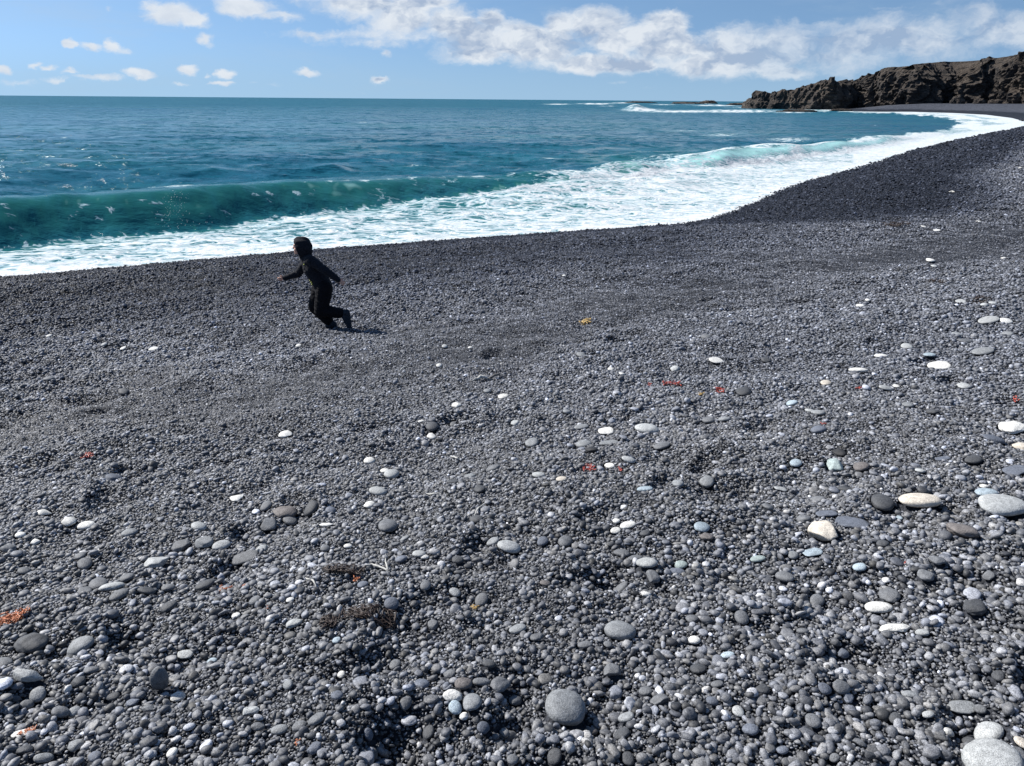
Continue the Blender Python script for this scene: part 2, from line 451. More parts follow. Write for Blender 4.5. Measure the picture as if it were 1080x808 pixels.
MORE = [
 (972,669,14,8,-8,PA,'oval'),(887,727,20,12,8,GR,'oval'),(959,734,17,9,-4,LG,'oval'),(1014,746,26,11,-12,LG,'slab'),(978,756,12,7,5,PA,'oval'),(1000,774,13,8,0,WH,'oval'),
 (857,761,16,14,0,GR,'round'),(1077,784,12,12,40,CR,'oval'),(1073,800,20,17,20,GR,'lump'),(825,792,10,17,-75,SL,'oval'),(895,736,12,13,-50,SL,'angular'),(732,677,13,8,-12,WH,'oval'),
 (767,693,15,8,-5,BL,'oval'),(546,664,14,18,-70,LG,'oval'),(646,709,20,12,0,GR,'angular'),(660,758,18,11,-3,LG,'oval'),(656,775,16,15,-30,DK,'oval'),(695,740,20,12,-15,GR,'angular'),
 (778,751,12,12,0,PA,'round'),(791,771,17,11,-8,SL,'oval'),(736,707,17,13,10,DK,'oval'),(782,652,15,13,-10,GR,'round'),(662,801,13,13,0,DK,'round'),(617,681,16,8,0,GR,'oval'),
 (641,680,9,9,0,GR,'round'),(623,773,15,10,5,BR,'oval'),(585,800,16,13,0,DK,'lump'),(756,722,10,13,80,GR,'oval'),(489,757,10,7,0,WH,'lump'),(489,723,19,11,10,BR,'oval'),
 (508,721,20,8,15,GR,'oval'),(528,722,18,17,-40,GR,'angular'),(417,702,12,12,0,GR,'round'),(335,760,20,12,28,GR,'oval'),(295,771,18,10,0,LG,'oval'),(316,767,16,11,-5,GR,'oval'),
 (304,724,14,8,-60,LG,'oval'),(389,775,11,10,20,SL,'oval'),(355,677,9,7,0,BL,'oval'),(360,713,8,6,-10,WH,'oval'),(452,773,14,12,0,DK,'round'),(310,659,17,8,20,PA,'lump'),
 (4,700,17,17,45,GR,'oval'),(187,736,16,8,20,WH,'angular'),(65,753,18,12,22,GR,'oval'),(79,752,11,10,-20,LG,'oval'),(41,735,16,13,30,LG,'oval'),(29,744,14,9,20,GR,'oval'),
 (83,721,16,11,10,DK,'angular'),(97,708,15,10,25,GR,'oval'),(182,795,14,8,85,WH,'oval'),(25,774,22,8,12,WH,'slab'),(81,788,15,12,-10,LG,'angular'),(47,801,19,9,18,LG,'oval'),
 (196,692,16,7,5,PA,'slab'),(224,698,11,7,-5,BL,'oval'),(264,752,19,11,15,PA,'angular'),(249,650,9,7,5,WH,'oval'),(120,737,14,8,5,DK,'oval'),(22,565,10,6,0,WH,'oval'),
 (47,541,14,7,12,WH,'shard'),(39,573,9,6,0,WH,'angular'),(210,556,15,11,40,PA,'oval'),(90,595,14,12,32,GR,'oval'),(85,587,11,9,15,GR,'oval'),(134,610,15,11,28,GR,'oval'),
 (126,628,15,13,-35,GR,'oval'),(192,577,19,10,8,GR,'angular'),(216,573,19,12,-8,LG,'angular'),(234,576,19,10,42,PA,'oval'),(258,588,27,9,20,GR,'slab'),(137,563,16,9,22,LG,'oval'),
 (178,641,18,11,80,DK,'oval'),(155,624,18,9,5,DK,'oval'),(178,621,14,9,18,GR,'oval'),(89,624,15,13,40,GR,'angular'),(306,549,15,14,30,GR,'oval'),(283,555,17,15,0,GR,'angular'),
 (413,501,16,11,-8,PA,'oval'),(406,497,9,8,30,WH,'oval'),(390,533,15,6,80,WH,'lump'),(345,554,16,5,5,WH,'shard'),(349,539,11,8,10,SL,'oval'),(442,585,15,8,-20,PA,'oval'),
 (448,589,9,5,-5,WH,'oval'),(427,569,11,6,25,LG,'oval'),(416,575,13,5,35,GR,'oval'),(390,487,12,7,-10,WH,'oval'),(520,572,14,9,80,LG,'oval'),(520,495,14,9,85,GR,'oval'),
 (496,503,12,7,0,LG,'oval'),(277,579,13,12,0,PA,'angular'),(478,508,12,6,60,DK,'slab'),(367,577,9,5,25,WH,'oval'),(306,634,8,6,-15,WH,'oval'),(449,618,11,10,-10,GR,'round'),
 (480,626,10,10,50,LG,'oval'),(508,633,14,12,-15,GR,'round'),(343,579,10,7,5,GR,'oval'),(281,534,12,10,0,GR,'round'),(680,517,17,7,3,BL,'oval'),(568,502,13,8,50,PA,'oval'),
 (592,506,12,6,-8,CR,'oval'),(715,511,12,9,0,LG,'round'),(745,509,14,9,5,LG,'lump'),(649,561,11,6,-5,WH,'oval'),(650,551,8,5,0,WH,'oval'),(745,567,14,12,-10,BR,'lump'),
 (718,597,14,7,-5,GN,'oval'),(670,590,18,9,15,GR,'oval'),(656,584,13,14,60,GR,'oval'),(714,604,18,8,0,SL,'oval'),(688,609,14,13,20,GR,'angular'),(799,591,16,6,0,GN,'oval'),
 (681,628,12,7,70,WH,'lump'),(654,622,16,14,-40,GR,'lump'),(596,572,15,11,-10,GR,'lump'),(643,492,9,9,40,WH,'lump'),(663,486,11,8,70,PA,'oval'),(680,564,11,7,0,DK,'oval'),
 (575,616,12,7,-10,BR,'oval'),(1038,514,10,5,0,WH,'lump'),(880,492,17,10,-8,GN,'angular'),(908,493,16,8,0,BR,'oval'),(839,490,12,7,-50,BL,'oval'),(891,516,12,13,50,DK,'oval'),
 (823,516,13,5,-3,PA,'slab'),(857,583,20,7,5,BL,'slab'),(836,587,11,7,75,LG,'oval'),(906,600,14,8,-12,BL,'oval'),(948,547,6,5,0,BL,'oval'),(970,497,8,6,25,PA,'oval'),
 (1071,496,24,9,5,SL,'slab'),(994,484,16,4,8,SL,'slab'),(1026,486,17,7,3,DK,'oval'),(938,629,20,16,0,GR,'lump'),(1027,643,22,14,0,DK,'lump'),(615,469,15,9,38,LG,'oval'),
 (624,475,13,10,0,BK,'lump'),(561,468,14,8,0,LG,'lump'),(642,467,20,5,0,LG,'slab'),(747,444,13,9,-5,GR,'oval'),(764,443,13,8,-3,LG,'oval'),(755,380,14,5,22,WH,'slab'),
 (712,389,9,9,-30,PA,'lump'),(656,395,7,5,10,WH,'oval'),(644,390,7,5,-10,WH,'lump'),(613,375,10,6,20,LG,'oval'),(745,356,11,8,5,GR,'oval'),(598,435,9,6,0,LG,'oval'),
 (698,471,18,7,18,GR,'oval'),(613,451,16,5,8,LG,'oval'),(784,414,16,8,0,DK,'lump'),(807,380,9,8,20,DK,'lump'),(934,410,15,5,0,PA,'oval'),(945,408,7,4,0,WH,'oval'),
 (1042,338,20,6,8,PA,'oval'),(1061,339,13,4,0,WH,'oval'),(1036,371,21,6,-10,LG,'oval'),(1017,360,16,5,-5,GR,'oval'),(929,376,13,5,22,WH,'oval'),(980,375,12,4,-5,BL,'oval'),
 (871,405,11,6,-22,CR,'oval'),(835,426,12,7,-15,BL,'oval'),(863,454,16,11,-30,SL,'oval'),(1048,464,22,8,-20,SL,'oval'),(1077,472,16,9,-5,CR,'lump'),(886,478,11,9,25,BK,'lump'),
 (1016,408,12,7,15,PA,'oval'),(854,434,9,7,30,PA,'oval'),(863,436,12,8,20,LG,'oval'),(956,366,11,6,-3,PA,'oval'),(957,428,11,6,-8,LG,'oval'),(907,323,8,5,0,WH,'oval'),
 (983,435,10,8,20,DK,'lump'),(531,419,12,6,12,WH,'oval'),(514,413,8,6,0,LG,'oval'),(481,428,10,6,40,WH,'angular'),(455,461,10,6,25,WH,'angular'),(463,386,6,4,0,WH,'oval'),
 (456,451,13,8,10,DK,'oval'),(469,366,6,4,0,PA,'oval'),(496,367,5,3,0,WH,'oval'),(315,365,6,3,0,WH,'oval'),(444,445,7,3,0,WH,'oval'),(52,355,6,4,20,WH,'oval'),
 (162,368,9,3,0,WH,'slab'),(130,368,6,3,0,WH,'oval'),(110,364,6,4,0,PA,'oval'),(52,400,10,5,5,GR,'oval'),(131,414,10,7,35,DK,'lump'),(981,275,8,4,5,WH,'lump'),
 (985,281,6,3,0,PA,'oval'),(1058,273,5,3,0,WH,'oval'),(915,317,5,4,0,WH,'oval'),(974,239,5,2,0,WH,'slab'),(988,243,6,2,0,WH,'slab'),(1032,234,5,2,0,WH,'oval'),(1047,320,8,4,-20,PA,'oval'),
 (1013,318,9,3,0,PA,'slab'),(1038,322,7,5,0,PA,'lump'),(595,291,4,4,0,WH,'oval'),(478,448,7,5,0,GR,'oval'),(543,447,9,6,0,PA,'lump'),(1009,353,10,5,0,LG,'oval'),(1062,353,10,6,0,LG,'oval'),
]
SH_WORD = {'big': 'cobble', 'oval': 'oval stone', 'lump': 'lumpy stone', 'slab': 'flat stone', 'round': 'round pebble', 'upright': 'upright stone', 'angular': 'angular stone', 'shard': 'sharp shard'}
LANDMARK = {0: 'the big corner cobble', 2: 'the lumpy white stone', 4: 'the big round speckled cobble', 5: 'the flat speckled cobble', 7: 'the white pair at the front',
            9: 'the dark cobble by the seaweed', 12: 'the stone standing on end', 13: 'the large cream oblong', 14: 'the largest slab', 15: 'the cream angular cobble',
            21: 'the bright pale central oval', 22: 'the round flat grey cobble', 24: 'the arched brownish stone', 25: 'the grey cobble cluster', 28: 'the kidney-shaped pale stone',
            30: 'the three small white stones', 33: 'the far white oval', 35: 'the rough white edge stone', 36: 'the notched white stone', 39: 'the three-cornered shard'}

DIRS = ['right of', 'below-right of', 'below', 'below-left of', 'left of', 'above-left of', 'above', 'above-right of']
labels = [e[7] for e in ST]
def make_label(e):
    px, py, w, h, a, c, sh = e[:7]
    size = 'small' if w < 11 else ('medium' if w < 18 else 'broad')
    cand = sorted(LANDMARK, key=lambda k: math.hypot(ST[k][0] - px, (ST[k][1] - py) * 1.3))[:5]
    for k in cand:
        dx = px - ST[k][0]; dy = ST[k][1] - py; d = math.hypot(dx, dy)
        dr = DIRS[int(round(math.degrees(math.atan2(dy, dx)) / 45)) % 8]
        how = 'just ' if d < 28 else ('a little ' if d < 65 else ('some way ' if d < 130 else 'far '))
        L = f'{size} {c} {SH_WORD[sh]} {how}{dr} {LANDMARK[k]}'
        if L not in labels:
            labels.append(L); return L
    labels.append(L); return L

def noise3(V, f, seed):
    return (perlin(V[:, 0] * f + V[:, 2] * f * .7, V[:, 1] * f - V[:, 2] * f * .6, seed) + perlin(V[:, 2] * f + 5, V[:, 0] * f - V[:, 1] * f * .5, seed + 1)) * .5

ICO = {k: ico(k) for k in (1, 2, 3, 4, 5)}
FOOT = []   # footprints, so that shingle does not ride on the stones
def stone(e, i, label, group=None):
    px, py, w, h, ang, c, sh = e[:7]
    P, dep = on_ground(px, py + h * .15)
    k = dep / FPX
    W = w * k; H = h * k
    dist_v = CAM_Z - P.z; th = math.atan2(dist_v, P.y)
    a = R(ang)
    if sh == 'upright':
        L = W * .8; T = H * 1.02
    else:
        T = {'slab': .22, 'shard': .3}.get(sh, .44) * min(W, H * 1.5)
        T = min(T, H * .8)
        L = math.sqrt(max(H * H - (T * math.cos(th)) ** 2, (H * .4) ** 2)) / max(math.sin(th), .16)
        L = min(L, W * 1.35)
        if abs(ang) > 55: L = max(L, W * .6)
    big = w > 24
    V, Fc = ICO[4 if big or w > 16 else 3]
    V = V.copy()
    rs = np.random.default_rng(1000 + i)
    # rounded box-ish ellipsoid with broad faces
    p = {'slab': 2.9, 'angular': 2.6, 'shard': 1.7, 'big': 2.25}.get(sh, 2.15)
    n = (np.abs(V) ** p).sum(1) ** (1 / p)
    V = V / n[:, None]
    off = rs.uniform(0, 50, 3)
    amp = {'lump': .26, 'angular': .22, 'shard': .3, 'slab': .12, 'upright': .12}.get(sh, .075)
    V *= (1 + amp * noise3(V + off, 1.1, i) + amp * .55 * noise3(V + off, 2.3, i + 5) + .012 * noise3(V + off, 7, i + 9))[:, None]
    if sh in ('angular', 'shard'):
        for _ in range(5):   # broken faces
            d = rs.normal(size=3); d[2] *= .6; d /= np.linalg.norm(d); lim = rs.uniform(.62, .85)
            q = V @ d; V -= np.clip(q - lim, 0, None)[:, None] * d * .9
    if sh == 'shard':
        V[:, 1] *= np.clip(1 - .55 * V[:, 0], .2, 2); V[:, 2] *= np.clip(1 - .4 * V[:, 0], .3, 2)
    else:
        V[:, 1] *= 1 - .16 * rs.uniform(-1, 1) * V[:, 0]
    V[:, 2] -= .06 * V[:, 0] ** 2
    V = V * np.array([W / 2, L / 2, T / 2])
    o = np_mesh('beach_stone' if w > 11 else 'pebble', V, Fc, True, None, M_CB)
    o.location = (P.x, P.y + 0 * L, P.z + T * (.40 if sh == 'upright' else .30) + .004)
    gx, gy = .0, .0
    e1 = ground_z(np.array([P.x - W / 2, P.x + W / 2, P.x, P.x]), np.array([P.y, P.y, P.y - L / 2, P.y + L / 2]))
    tx = math.atan2(e1[3] - e1[2], L); ty = -math.atan2(e1[1] - e1[0], W)
    if sh == 'upright': tx = ty = 0; o.rotation_euler = (0, 0, 0)
    yaw = 0 if sh == 'upright' else a
    o.rotation_euler = (Matrix.Rotation(tx * .8 + rs.uniform(-.08, .08), 3, 'X') @ Matrix.Rotation(ty * .8 + rs.uniform(-.08, .08), 3, 'Y') @ Matrix.Rotation(yaw, 3, 'Z')).to_euler()
    c3 = np.array(COL[c]) * rs.uniform(.88, 1.1)
    o.color = (*c3, 1)
    FOOT.append((P.x, P.y, W / 2, L / 2, yaw, P.z + T * .3))
    tag(o, label, 'stone' if w > 11 else 'pebble', group)
    return o

for i, e in enumerate(ST): stone(e, i, e[7], 'stones lying on the black shingle')
for i, e in enumerate(MORE): stone(e, 100 + i, make_label(e), 'stones lying on the black shingle')
# further stones that nothing tells apart
_taken = [(e[0], e[1]) for e in ST + MORE]
_n = 0
rs = np.random.default_rng(77)
while _n < 58:
    px = rs.uniform(5, 1075); py = rs.uniform(500, 803)
    if min(math.hypot(px - a, py - b) for a, b in _taken) < 17: continue
    w = rs.uniform(11.5, 15.5); _taken.append((px, py))
    stone((px, py, w, w * rs.uniform(.55, .9), rs.uniform(-60, 60), [GR, GR, DK, SL][_n % 4], ['oval', 'oval', 'lump', 'angular'][int(rs.integers(4))]), 500 + _n,
          'one of many plain grey stones half sunk in the front shingle', 'plain grey stones half sunk in the shingle')
    _n += 1

# ------------------------------------------------------------------ the shingle itself
def pebble_protos(level, nvar, half=False):
    V, Fc = ICO[level]
    out = []
    for k in range(nvar):
        r = np.random.default_rng(50 + k + level * 100)
        W = V.copy(); off = r.uniform(0, 40, 3)
        p = r.uniform(2.0, 2.5)
        W = W / ((np.abs(W) ** p).sum(1) ** (1 / p))[:, None]
        W *= (1 + .30 * noise3(W + off, .9, k) + (.20 if level > 1 else 0) * noise3(W + off, 1.9, k + 3))[:, None]
        out.append(W)
    return np.array(out), Fc
def octa():
    V = np.array([[1, 0, 0], [0, 1, 0], [-1, 0, 0], [0, -1, 0], [0, 0, 1.0], [0, 0, -1]]) * 1.12
    return V, np.array([[0, 1, 4], [1, 2, 4], [2, 3, 4], [3, 0, 4]])

def in_view(x, y, z, margin=90):
    px, py, dep = project(x, y, z)
    m = 40 + 1.9 * FPX / np.maximum(dep, .6)     # about two metres more than the photograph shows, on every side
    return (dep > .3) & (px > -m) & (px < 1080 + m) & (py < 808 + 130 + .6 * FPX / np.maximum(dep, .6))

def size_zone(x, y, s, zb):
    """local pebble size: 1 = coarse, small = fine gravel band; laid out on the ground along the berm"""
    px, py, dep = project(x, y, zb)
    band = np.interp(px, [0, 200, 400, 560, 700, 850, 1000, 1080], [452, 425, 392, 350, 315, 290, 262, 245])
    wdt = np.interp(px, [0, 400, 700, 1080], [34, 34, 24, 18])
    fine = np.exp(-((py - band) / wdt) ** 2)
    ns = perlin(x * .8, y * .8, 31) * .6 + perlin(x * .3, y * .3, 32) * .5
    z = 1.0 - .30 * fine + .28 * ns
    return np.clip(z, .5, 1.5)

pool = {}
def emit(level, x, y, z, a, b, c, yaw, tilt, tdir, tone, hue, wet):
    pool.setdefault(level, []).append(np.stack([x, y, z, a, b, c, yaw, tilt, tdir, tone, hue, wet], 1))

def scatter_layer(x, y, base, sig, lift, keep_foot, tone_mu, asp=(.5, 1.0), flat=(.32, .75), seed=0, pmin=0):
    r = np.random.default_rng(seed)
    s, _ = shore_dist(x, y)
    ok = s > -.25
    x, y, s = x[ok], y[ok], s[ok]; base = base[ok]
    zb = np.interp(s, PS, PZ)
    v = in_view(x, y, zb)
    x, y, s, zb, base = x[v], y[v], s[v], zb[v], base[v]
    g = ground_z(x, y, s)
    zone = size_zone(x, y, s, zb)
    n = len(x)
    size = base * np.exp(np.clip(r.normal(0, sig, n), -1.2, 1.55 * sig)) * zone
    if keep_foot:
        m = np.ones(n, bool)
        for (fx, fy, fa, fb, yaw, top) in FOOT:
            if math.hypot(fx, fy) > 14 and fa < .03: continue
            c, q = math.cos(yaw), math.sin(yaw)
            dx = x - fx; dy = y - fy
            near = (np.abs(dx) < .2) & (np.abs(dy) < .25)
            if not near.any(): continue
            u = dx * c + dy * q; w_ = -dx * q + dy * c
            m &= ~(near & ((u / (fa + size * .38)) ** 2 + (w_ / (fb + size * .38)) ** 2 < 1))
        x, y, s, g, size, zone = x[m], y[m], s[m], g[m], size[m], zone[m]; n = len(x)
    wet = wetness(x, y, s)
    patch = perlin(x * .45, y * .45, 41) * .5 + perlin(x * 1.6, y * 1.6, 42) * .35
    tone = 1.36 * tone_mu * np.exp(r.normal(0, .42, n) + .22 * patch)
    tone = tone * np.interp(zone, [.5, .95], [.66, 1.0])
    br = r.random(n); tone = np.where(br > .975, tone * 2.0, tone); tone = np.where(br > .9965, .45, tone)
    tone = np.where(br < .12, tone * .55, tone)
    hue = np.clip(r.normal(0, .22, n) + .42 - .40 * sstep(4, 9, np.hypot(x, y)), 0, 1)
    a = size / 2; b = a * r.uniform(*asp, n); c = a * r.uniform(*flat, n)
    z = g + lift * size + c * .35 + r.normal(0, .12, n) * size
    yaw = r.uniform(0, 2 * np.pi, n); tilt = np.abs(r.normal(0, .38, n)); tdir = r.uniform(0, 2 * np.pi, n)
    _, _, dep = project(x, y, z)
    pxs = size * FPX / dep
    lev = np.where(pxs > 15, 3, np.where(pxs > 7.5, 2, np.where(pxs > 3.3, 1, 0)))
    for L in (0, 1, 2, 3):
        k = lev == L
        if k.any(): emit(L, x[k], y[k], z[k], a[k], b[k], c[k], yaw[k], tilt[k], tdir[k], tone[k], hue[k], wet[k])

def cart(g, rmax, rmin=1.0, seed=0):
    r = np.random.default_rng(seed)
    xs = np.arange(-rmax, rmax, g); ys = np.arange(.4, rmax, g)
    X, Y = np.meshgrid(xs, ys); X = X.ravel(); Y = Y.ravel()
    k = (np.abs(X) < Y * .72 + 2.3); X, Y = X[k], Y[k]
    X = X + r.uniform(-.5, .5, len(X)) * g; Y = Y + r.uniform(-.5, .5, len(Y)) * g
    d = np.hypot(X, Y); k = (d < rmax) & (d > min(rmin, .7))
    return X[k], Y[k]
def polar(kq, r0, r1, ph=58, seed=0):
    r = np.random.default_rng(seed)
    nl = int(math.log(r1 / r0) / kq); npn = int(R(2 * ph) / kq)
    A, B = np.meshgrid(np.arange(nl), np.arange(npn), indexing='ij')
    A = A.ravel() + r.uniform(0, 1, A.size); B = B.ravel() + r.uniform(0, 1, B.size)
    d = r0 * np.exp(A * kq); p = -R(ph) + B * kq
    return d * np.sin(p), d * np.cos(p)

# A: fine grains that fill the gaps
x, y = cart(.0112, 4.0, seed=1); scatter_layer(x, y, np.full(len(x), .0130), .34, -.12, True, .092, seed=2)
x, y = polar(.00235, 4.0, 60, seed=3); scatter_layer(x, y, np.interp(np.hypot(x, y), [4, 12, 25, 60], [.0135, .033, .058, .13]), .32, .0, True, .096, seed=4)
x, y = polar(.0026, 60, 260, seed=23); scatter_layer(x, y, np.hypot(x, y) * .0024 , .30, .0, True, .100, seed=24)
# B: the pebbles
x, y = cart(.0225, 4.6, seed=5); scatter_layer(x, y, np.full(len(x), .0225), .42, .10, True, .108, seed=6)
x, y = polar(.0046, 4.6, 15, seed=7); scatter_layer(x, y, np.interp(np.hypot(x, y), [4.6, 8, 15], [.0225, .029, .042]), .38, .06, True, .110, seed=8)
# C: coarser ones lying on top
x, y = cart(.078, 6.0, seed=9); scatter_layer(x, y, np.full(len(x), .038), .30, .10, True, .118, flat=(.26, .55), seed=10)
x, y = polar(.024, 6.0, 14, seed=12); scatter_layer(x, y, np.interp(np.hypot(x, y), [6, 14], [.042, .06]), .28, .10, True, .12, seed=13)

def flush():
    VS, FS, TN, HU, WE = [], [], [], [], []; base = 0; tot = 0
    for L, parts in pool.items():
        D = np.concatenate(parts); n = len(D); tot += n
        print('pebbles level', L, n)
        if L == 0:
            ov, Fc = octa(); protos = np.array([ov]); Fc = Fc
        else:
            protos, Fc = pebble_protos(L, 14 if L > 1 else 8)
        r = np.random.default_rng(L)
        pi = r.integers(0, len(protos), n)
        CH = 60000
        for k in range(0, n, CH):
            d = D[k:k + CH]; m = len(d)
            V = protos[pi[k:k + CH]] * d[:, None, 3:6]
            cy, sy = np.cos(d[:, 6])[:, None], np.sin(d[:, 6])[:, None]
            X = V[:, :, 0] * cy - V[:, :, 1] * sy; Y = V[:, :, 0] * sy + V[:, :, 1] * cy; Z = V[:, :, 2]
            # tilt about a horizontal axis
            ax, ay = np.cos(d[:, 8])[:, None], np.sin(d[:, 8])[:, None]
            ct, st_ = np.cos(d[:, 7])[:, None], np.sin(d[:, 7])[:, None]
            dot = (X * ax + Y * ay) * (1 - ct)
            cxr = ay * Z; cyr = -ax * Z; czr = ax * Y - ay * X
            X2 = X * ct + cxr * st_ + ax * dot; Y2 = Y * ct + cyr * st_ + ay * dot; Z2 = Z * ct + czr * st_
            X2 += d[:, 0:1]; Y2 += d[:, 1:2]; Z2 += d[:, 2:3]
            nv = V.shape[1]
            VS.append(np.stack([X2, Y2, Z2], 2).reshape(-1, 3).astype(np.float32))
            FS.append((Fc[None] + (base + np.arange(m)[:, None, None] * nv)).reshape(-1, 3).astype(np.int32))
            TN.append(np.repeat(d[:, 9], nv).astype(np.float32)); HU.append(np.repeat(d[:, 10], nv).astype(np.float32)); WE.append(np.repeat(d[:, 11], nv).astype(np.float32))
            base += m * nv
    V = np.concatenate(VS); Fc = np.concatenate(FS)
    print('shingle', tot, 'pebbles', len(Fc), 'faces')
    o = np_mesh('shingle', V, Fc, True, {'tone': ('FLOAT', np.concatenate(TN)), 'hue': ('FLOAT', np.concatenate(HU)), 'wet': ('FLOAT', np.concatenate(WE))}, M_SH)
    tag(o, 'countless small rounded black and grey pebbles covering the beach', 'shingle', kind='stuff')
flush()

# ------------------------------------------------------------------ the sea
def pl(pts, z=0.0): return [tuple(at_z(a, b, z)[:2]) for a, b in pts]
W1 = pl([(1100, 150), (760, 186), (640, 199), (560, 206), (500, 210), (400, 220), (300, 231), (200, 243), (100, 251), (0, 262), (-150, 272), (-500, 292)])[::-1]
W2 = pl([(520, 224), (620, 206), (700, 191), (760, 182.5), (820, 174), (880, 165), (940, 155), (990, 146), (1040, 138)])
W3 = pl([(-200, 196), (100, 188), (300, 184), (500, 178), (620, 172)])
FOAMP = [(-500, 420), (560, 300), (760, 250), (880, 200), (1000, 165), (1090, 145), (1110, 120), (1040, 117), (1000, 115.5), (930, 114.6), (868, 113), (846, 114.5), (846, 117.5), (930, 120.5), (975, 122.5),
         (1004, 127), (1010, 131), (990, 138), (940, 146), (880, 153), (820, 160), (760, 167), (690, 180), (620, 194), (560, 204), (500, 208), (400, 219), (300, 230), (200, 242.5), (100, 250), (0, 261.5), (-500, 292)]
SPOTS = [  # white water out at sea: px, py, half width, half height, strength
 (680, 116.5, 24, 1.7, 1.0), (672, 114.6, 12, 1.5, 1.0), (720, 117.7, 45, 1.5, 1.0), (775, 117.4, 50, 1.8, 1.0), (835, 118.4, 24, 1.2, .8), (800, 113.4, 30, 1.0, .9),
 (590, 110.0, 16, .6, .9), (628, 109.6, 20, .8, 1.0), (655, 108.6, 12, .6, .9), (640, 112, 10, .4, .7), (700, 110.4, 14, .6, .8), (755, 111.3, 26, .9, .9), (735, 109.6, 20, .5, .7),
 (832, 149.5, 26, 2.2, .66), (760, 143, 20, 1.2, .6), (722, 139, 22, 1.2, .5), (695, 172, 16, 1.6, .6),
 (640, 184, 34, 4, .66), (700, 172, 34, 4, .6), (720, 184, 60, 9, .78), (610, 199, 50, 6, .7),
 (190, 229, 21, 2.0, .8), (283, 217, 16, 2.0, .75), (192, 205, 20, 2.2, .95), (174, 209, 9, 1.6, .85), (283, 209, 17, 2.2, .92), (237, 196, 7, 1.2, .8), (272, 195, 8, 1.1, .8), (258, 181, 7, .8, .8), (388, 191, 12, 1.4, .8), (118, 202, 9, 1.3, .7), (160, 196, 5, .9, .6), (205, 214, 7, 1.2, .6), (440, 178, 12, 1, .6),
 (36, 164, 5, .7, .5), (68, 147.5, 4, 1.0, .6), (520, 187, 12, 1.0, .5), (580, 171, 12, 1.0, .5)]
def poly_sd(px, py, poly, ys=3.0):
    P2 = [(a, b * ys) for a, b in poly]
    d, _ = seg_dist(px, py * ys, P2 + [P2[0]])
    ins = inside(px, py * ys, P2)
    return np.where(ins, np.abs(d), -np.abs(d))

